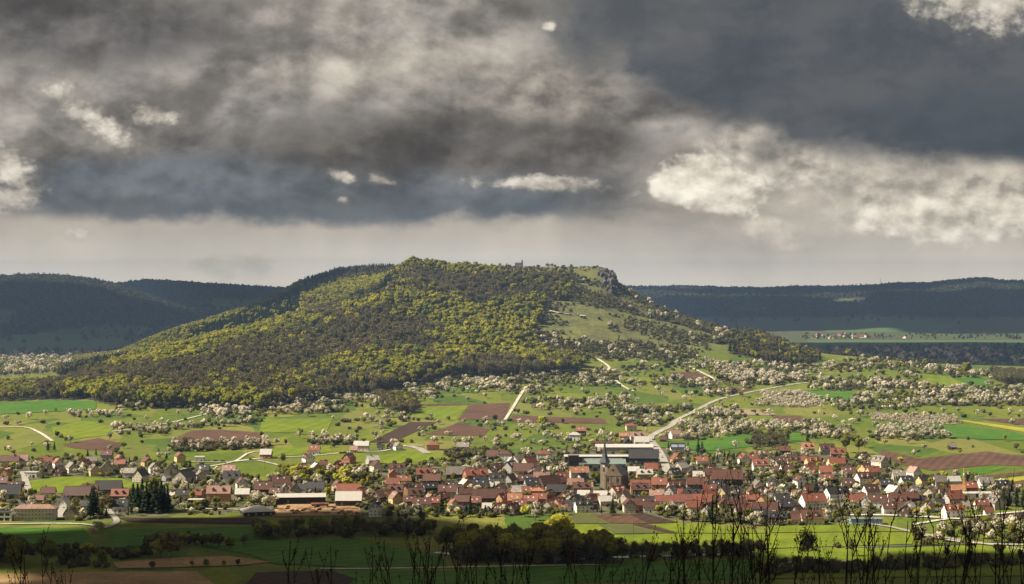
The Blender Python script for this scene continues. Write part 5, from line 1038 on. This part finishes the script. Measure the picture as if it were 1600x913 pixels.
# prototypes for the uncountable rest: trunk and crown in one mesh, instanced on points
PC = bpy.data.collections.new('tree_kinds'); PIDX = {}
def joined(nm, tm, cm):
    bm = bmesh.new(); bm.from_mesh(tm); nt_ = len(bm.faces); bm.from_mesh(cm)
    bm.faces.ensure_lookup_table()
    for k in range(nt_, len(bm.faces)): bm.faces[k].material_index += 1
    me = bpy.data.meshes.new(nm); bm.to_mesh(me); bm.free()
    for m in list(tm.materials)+list(cm.materials): me.materials.append(m)
    return me
def addproto(key, me):
    o = bpy.data.objects.new('kind_%03d' % len(PIDX), me); PC.objects.link(o); PIDX[key] = len(PIDX)
for kd in PROTO:
    for v, (tm, cm, ph) in enumerate(PROTO[kd]): addproto((kd, v), joined('kind', tm, cm))
for v in range(3):
    rng = np.random.default_rng(90+v); c_, r_ = lobes(rng, 6, 8, 6, 10., 4.5); q, f = cards(rng, c_, r_, 70, 4.2, inner=.8); addproto(('far', v), mesh('kind', q, f, [FARL]))
NG = bpy.data.node_groups.new('scatter_trees', 'GeometryNodeTree')
NG.interface.new_socket('Geometry', in_out='INPUT', socket_type='NodeSocketGeometry'); NG.interface.new_socket('Geometry', in_out='OUTPUT', socket_type='NodeSocketGeometry')
gi, go = NG.nodes.new('NodeGroupInput'), NG.nodes.new('NodeGroupOutput'); iop = NG.nodes.new('GeometryNodeInstanceOnPoints'); ci = NG.nodes.new('GeometryNodeCollectionInfo')
ci.inputs['Collection'].default_value = PC; ci.inputs['Separate Children'].default_value = True; ci.inputs['Reset Children'].default_value = True
def nattr(nm, typ): n = NG.nodes.new('GeometryNodeInputNamedAttribute'); n.data_type = typ; n.inputs['Name'].default_value = nm; return n.outputs['Attribute']
e2r = NG.nodes.new('FunctionNodeEulerToRotation'); Lk = NG.links
Lk.new(gi.outputs[0], iop.inputs['Points']); Lk.new(ci.outputs[0], iop.inputs['Instance']); iop.inputs['Pick Instance'].default_value = True
Lk.new(nattr('kind_index', 'INT'), iop.inputs['Instance Index']); Lk.new(nattr('turn', 'FLOAT_VECTOR'), e2r.inputs[0]); Lk.new(e2r.outputs[0], iop.inputs['Rotation']); Lk.new(nattr('size', 'FLOAT_VECTOR'), iop.inputs['Scale']); Lk.new(iop.outputs[0], go.inputs[0])
def stuff(nm, pts, kidx, turn, size, label, cat):
    me = bpy.data.meshes.new(nm); me.from_pydata([tuple(p) for p in pts], [], [])
    me.attributes.new('kind_index', 'INT', 'POINT').data.foreach_set('value', np.asarray(kidx, np.int32))
    me.attributes.new('turn', 'FLOAT_VECTOR', 'POINT').data.foreach_set('vector', np.asarray(turn, np.float32).ravel())
    me.attributes.new('size', 'FLOAT_VECTOR', 'POINT').data.foreach_set('vector', np.asarray(size, np.float32).ravel())
    o = obj(nm, me, kind='stuff', label=label, category=cat); md = o.modifiers.new('scatter', 'NODES'); md.node_group = NG
    return o
SL = dict(hillside_wood='dense spring wood covering the hill', hillside_scrub='scrub and bushes dotting the grassy hill slope', orchard_belt='blossoming orchards and hedges on the fields behind the village', garden_greenery='garden trees and bushes filling the gaps between houses')
for key, ids in rest.items():
    kx, tn, sz, pt = [], [], [], []
    for i in ids:
        kd, X, Y, h_ = TREES[i][:4]; v = rt.randrange(len(PROTO[kd])); s = h_/PROTO[kd][v][2]; wx = rt.uniform(.8, 1.55)
        kx.append(PIDX[(kd, v)]); tn.append((0, 0, rt.uniform(0, 6.28))); sz.append((s*wx, s*wx, s)); pt.append((X, Y, TZ[i]))
    stuff(key, pt, kx, tn, sz, SL[key], 'woodland')
print('TREES', len(TREES), 'individual', cnt, 'rest', {k: len(v) for k, v in rest.items()})
# far woods on the ridges
rng = np.random.default_rng(77)
def far_scatter(y0, y1, sp, nm, label, xr):
    gx, gy = np.meshgrid(np.arange((xr[0]-800)/F*y1, (xr[1]-800)/F*y1, sp), np.arange(y0, y1, sp)); gx = (gx+rng.uniform(-.5, .5, gx.shape)*sp).ravel(); gy = (gy+rng.uniform(-.5, .5, gy.shape)*sp).ravel()
    px = 800+F*gx/gy; k = (px > xr[0]) & (px < xr[1]); gx, gy = gx[k], gy[k]; z = zt(gx, gy)
    j = np.clip(np.searchsorted(YS, gy)-1, 0, nr-1); i = np.clip(np.round((gx/(gy+BACK)+.72)/1.44*(nc-1)).astype(int), 0, nc-1)
    k = far_mask[j, i]; k |= (rng.uniform(size=len(gx)) < .02); gx, gy, z = gx[k], gy[k], z[k]
    f = np.linspace(.4, .99, 60)[None, :]; occ = (zt(gx[:, None]*f, gy[:, None]*f) > H+(z+18-H)[:, None]*f).any(1); gx, gy, z = gx[~occ], gy[~occ], z[~occ]
    n = len(gx); s = rng.uniform(.75, 1.15, n); h_ = s*rng.uniform(.8, 1.1, n)
    print(nm, n)
    return stuff(nm, np.stack([gx, gy, z-1], 1), [PIDX[('far', q)] for q in rng.integers(0, 3, n)], np.stack([0*s, 0*s, rng.uniform(0, 6.28, n)], 1), np.stack([s, s, h_], 1), label, 'woodland')
far_scatter(5150, 7300, 15, 'far_wood', 'dark wood covering the shaded hill at far left', (-250, 500)); far_scatter(6600, 9300, 19, 'far_wood', 'blue hazy forest on the long ridges along the horizon', (150, 1850))
far_scatter(4300, 5150, 16, 'valley_trees', 'dark trees standing around the villages in the far valleys', (-200, 1800)) if False else None
vx = []
for x0, x1, y0, y1, n in ((-40, 190, 548, 572, 260), (1290, 1640, 541, 572, 620), (1250, 1640, 522, 531, 160), (120, 330, 500, 530, 120)):
    for k in range(n):
        p = at(rng.uniform(x0, x1), rng.uniform(y0, y1), 3500 if y0 > 535 else 4600); vx.append(p)
n = len(vx); s = rng.uniform(.25, .6, n); stuff('valley_trees', vx, [PIDX[('far', int(q))] for q in rng.integers(0, 3, n)], [(0, 0, float(a)) for a in rng.uniform(0, 6, n)], np.stack([s, s, s], 1), 'small dark trees standing around the villages in the far valleys', 'woodland')
# ------------------------------------------------------------------ bare shrubs on the viewer's own slope
BUD = plain('bud', (.03, .022, .014), .9, .1)
def bare_shrub(x, ytop, n, spread, Y, label, seed):
    rg = random.Random(seed); X = (x-800)/F*Y; base = Vector((X, Y, float(zt(X, Y)))); o = empty('bare_shrub', base, 0, label, 'shrub', 'bare shrubs in the foreground')
    m = Y/F
    for k in range(n):
        yt = ytop+rg.uniform(0, 1)*(913-ytop)*.45*(k > 0); top = Vector(((x+rg.uniform(-1, 1)*spread-800)*m-X, rg.uniform(-1.2, 1.2), H-(yt-HZ)*m-base.z))
        b0 = Vector((rg.uniform(-.25, .25), rg.uniform(-.25, .25), -.2)); V, Fc = [], []; BV, BF = [], []
        N = 14; bend = Vector((rg.uniform(-.25, .25), rg.uniform(-.2, .2), 0)); pts = []
        for i in range(N+1):
            u = i/N; pts.append(b0.lerp(top, u)+bend*math.sin(u*math.pi)+Vector((rg.uniform(-.02, .02), rg.uniform(-.02, .02), 0)))
        r0 = rg.uniform(.016, .026); tube(V, Fc, pts, [r0*(1-.8*i/N)+.002 for i in range(N+1)], 6)
        def buds(q0, q1, cn):
            for _ in range(cn):
                c_ = q0.lerp(q1, rg.uniform(.2, 1)); d = Vector((rg.uniform(-1, 1), rg.uniform(-1, 1), 1.)).normalized(); c_ = c_+d*.012; s = rg.uniform(.005, .011); a = d.orthogonal()*s; b_ = d.cross(a); i0 = len(BV)
                BV.extend([tuple(c_-d*s*1.5), tuple(c_+a), tuple(c_+b_), tuple(c_-a), tuple(c_-b_), tuple(c_+d*s*2.2)]); BF.extend([(i0, i0+2, i0+1), (i0, i0+3, i0+2), (i0, i0+4, i0+3), (i0, i0+1, i0+4), (i0+5, i0+1, i0+2), (i0+5, i0+2, i0+3), (i0+5, i0+3, i0+4), (i0+5, i0+4, i0+1)])
        hvis = H-(925-HZ)*m-base.z; thick = x > 1090
        def twig(p0, d, L, r_, lev):
            q = [p0]; dd = d.copy(); ns = 7
            for _ in range(ns):
                dd = (dd+Vector((rg.uniform(-.09, .09), rg.uniform(-.09, .09), .16))).normalized(); q.append(q[-1]+dd*L/ns)
            tube(V, Fc, q, [r_*(1-.11*i) for i in range(ns+1)], 4); buds(q[1], q[-1], int((2 if thick else 6)+L*(4 if thick else 9)))
            if lev:
                for _ in range(rg.randint(1, 2)):
                    j = rg.randint(1, 5); twig(q[j], (dd+Vector((rg.choice((-1, 1))*rg.uniform(.4, .8), rg.uniform(-.5, .5), 0))).normalized(), L*rg.uniform(.35, .6), r_*.6, lev-1)
        for i in range(3, N):
            if pts[i].z < hvis-1.6: continue
            if rg.random() < (.85 if thick else .95):
                s_ = rg.choice((-1, 1)); L = rg.uniform(.7, 1.7)*(1-.5*i/N) if thick else rg.uniform(.3, .8); twig(pts[i].lerp(pts[i+1], rg.random()), Vector((s_*rg.uniform(.35, .75), rg.uniform(-.4, .4), 1.)).normalized(), L, r0*(.5 if thick else .4), 2 if thick else 1)
        buds(pts[-4], pts[-1], 6)
        st = part('stem', mesh('stem', V, Fc, [DARKBARK]), o); bo = part('bud_cluster', mesh('bud_cluster', BV, BF, [BUD]), st); bo['kind'] = 'stuff'
SH = [(20, 868, 3, 26, 34), (62, 858, 3, 34, 36), (112, 885, 3, 30, 32), (450, 852, 2, 8, 32), (505, 862, 3, 10, 30), (592, 880, 2, 18, 30), (622, 842, 6, 42, 33), (660, 868, 4, 34, 30), (705, 862, 5, 40, 36), (745, 872, 5, 46, 32), (795, 874, 5, 50, 30), (855, 882, 4, 50, 34), (920, 884, 5, 50, 30), (985, 868, 4, 46, 36), (1040, 866, 4, 40, 32), (1075, 862, 3, 24, 30),
      (1108, 781, 7, 56, 31), (1150, 758, 5, 46, 34), (1178, 788, 5, 50, 30), (1208, 816, 4, 40, 33), (1286, 858, 4, 44, 35), (1312, 811, 4, 44, 31), (1344, 802, 4, 40, 34), (1392, 796, 4, 50, 32), (1436, 812, 4, 46, 30), (1470, 792, 4, 44, 34), (1512, 801, 4, 50, 31), (1553, 781, 4, 50, 33), (1592, 788, 4, 40, 30), (1632, 786, 4, 40, 33)]
ordn = ['first', 'second', 'third', 'fourth', 'fifth', 'sixth', 'seventh', 'eighth', 'ninth', 'tenth', 'eleventh', 'twelfth', 'thirteenth', 'fourteenth', 'fifteenth', 'sixteenth', 'seventeenth', 'eighteenth', 'nineteenth', 'twentieth', 'twenty-first', 'twenty-second', 'twenty-third', 'twenty-fourth', 'twenty-fifth', 'twenty-sixth', 'twenty-seventh', 'twenty-eighth', 'twenty-ninth', 'thirtieth']
for k, (x, yt, n, sp_, Yd) in enumerate(SH):
    nl_, rg_ = sum(q[0] < 300 for q in SH), sum(q[0] < 1090 for q in SH)
    wd_ = f'{ordn[k]} from left of the dark shrubs in the bottom left corner' if x < 300 else (f'dark leafless shrub along the bottom edge left of centre-right thicket, {ordn[k-nl_]} from left' if x < 1090 else f'tall bare budding shrub in the lower right thicket, {ordn[k-rg_]} from left')
    bare_shrub(x, yt, n, sp_, Yd, wd_, 100+k)
# ------------------------------------------------------------------ labels that single things out
gr = {}
for o, head, x, y, kind in LABEL:
    if True:
        lm = min(LM, key=lambda q: math.hypot((q[1]-x), (q[2]-y)*1.6)); dx, dy = x-lm[1], (y-lm[2])*1.6
        where = 'beside' if math.hypot(dx, dy) < 14 else (('right of' if dx > 0 else 'left of') if abs(dx) > abs(dy) else ('below' if dy > 0 else 'behind'))
        key = f'{head} {where} the {lm[0]}'
    gr.setdefault(key, []).append((x, o))
for key, lst in gr.items():
    lst.sort(key=lambda q: q[0])
    for k, (x, o) in enumerate(lst):
        o['label'] = key if len(lst) == 1 else (f'{key}, {ordn[k]} from left' if len(lst) > 2 else f'{key}, the {"left" if k == 0 else "right"} one')
        if not o.get('group') and o.get('category') in ('house', 'barn', 'shed'): o['group'] = 'buildings of the village'
# ------------------------------------------------------------------ clouds that shade the foreground and the far hills (they drift above the frame)
CLM, t, b = newmat('cloud_white'); b.inputs['Base Color'].default_value = (.8, .8, .8, 1); b.inputs['Roughness'].default_value = 1; b.inputs['Specular IOR Level'].default_value = 0
bms = bmesh.new(); bmesh.ops.create_icosphere(bms, subdivisions=2, radius=1.); SPV = np.array([v.co[:] for v in bms.verts]); SPF = np.array([[v.index for v in f.verts] for f in bms.faces]); bms.free()
def cloud(label, poly, alt, r0, sp, seed, thick=.45, hole=None, hthr=.6):
    """poly: outline in ground metres of the shade; the cloud floats up-sun of it"""
    rg = np.random.default_rng(seed); off = SUN*(alt/SUN.z); xs = [p[0] for p in poly]; ys = [p[1] for p in poly]
    gx, gy = np.meshgrid(np.arange(min(xs), max(xs), sp), np.arange(min(ys), max(ys), sp)); gx = (gx+rg.uniform(-.3, .3, gx.shape)*sp).ravel(); gy = (gy+rg.uniform(-.3, .3, gy.shape)*sp).ravel()
    k = inpoly(gx, gy, poly)
    if hole: k &= fbm(gx, gy, hole, 80+seed, 3) < hthr
    gx, gy = gx[k], gy[k]; V, Fc = [], []
    c0 = Vector((float(np.mean(gx)), float(np.mean(gy)), 0))+off
    for i, (a, b_) in enumerate(zip(gx, gy)):
        r_ = r0*rg.uniform(.7, 1.25); n = 1+.12*rg.normal(size=len(SPV))[:, None]
        V.append(SPV*n*np.array([r_, r_, r_*thick])+np.array([a+off.x-c0.x, b_+off.y-c0.y, rg.uniform(-.3, .5)*r0*thick])); Fc.append(SPF+i*len(SPV))
    o = obj('cloud', mesh('cloud', np.concatenate(V), np.concatenate(Fc), [CLM], None, True), kind='structure', label=label); o.location = c0
    return o
def gpt(x, y): p = at(x, y); return (p.x, p.y)
edge = [gpt(-200, 829), gpt(150, 826), gpt(300, 820), gpt(560, 818), gpt(680, 838), gpt(760, 856), gpt(1000, 866), gpt(1250, 872), gpt(1500, 878), gpt(1800, 882)]
cloud('storm cloud shading the foreground meadows', [(a, b_-20) for a, b_ in edge]+[(1500, -300), (-1500, -300)], 1500, 80, 70, 1, hole=230, hthr=.67)
cloud('storm cloud shading the far left hills', [(-4500, 4300), (-500, 4350), (-300, 5000), (-300, 9500), (-4500, 9500)], 2900, 260, 220, 2, hole=800, hthr=.63)
cloud('storm cloud shading the ridge along the horizon', [(-260, 6300), (5200, 6300), (5200, 10000), (-260, 10000)], 2900, 260, 220, 3, hole=800, hthr=.6)
cloud('storm cloud shading the far right village', [(700, 3950), (2600, 3850), (2900, 5300), (500, 5250)], 2900, 200, 160, 4)
cloud('small cloud shading the back of the summit', [(-440, 3790), (-230, 3700), (-190, 3800), (-130, 4200), (-440, 4300)], 2200, 60, 50, 5)
# ------------------------------------------------------------------ haze
V, Fc = [], []; boxv(V, Fc, -8400, 8400, -650, 10500, -4, 262)
HM_ = bpy.data.materials.new('haze'); HM_.use_nodes = True; HM_.node_tree.nodes.clear()
pv = HM_.node_tree.nodes.new('ShaderNodeVolumePrincipled'); pv.inputs['Color'].default_value = (.42, .64, 1., 1); pv.inputs['Density'].default_value = 4.2e-5; pv.inputs['Anisotropy'].default_value = .2
mo = HM_.node_tree.nodes.new('ShaderNodeOutputMaterial'); HM_.node_tree.links.new(pv.outputs[0], mo.inputs['Volume'])
hz = obj('haze', mesh('haze', V, Fc, [HM_]), kind='stuff', label='thin blue haze filling the valley air', category='haze')
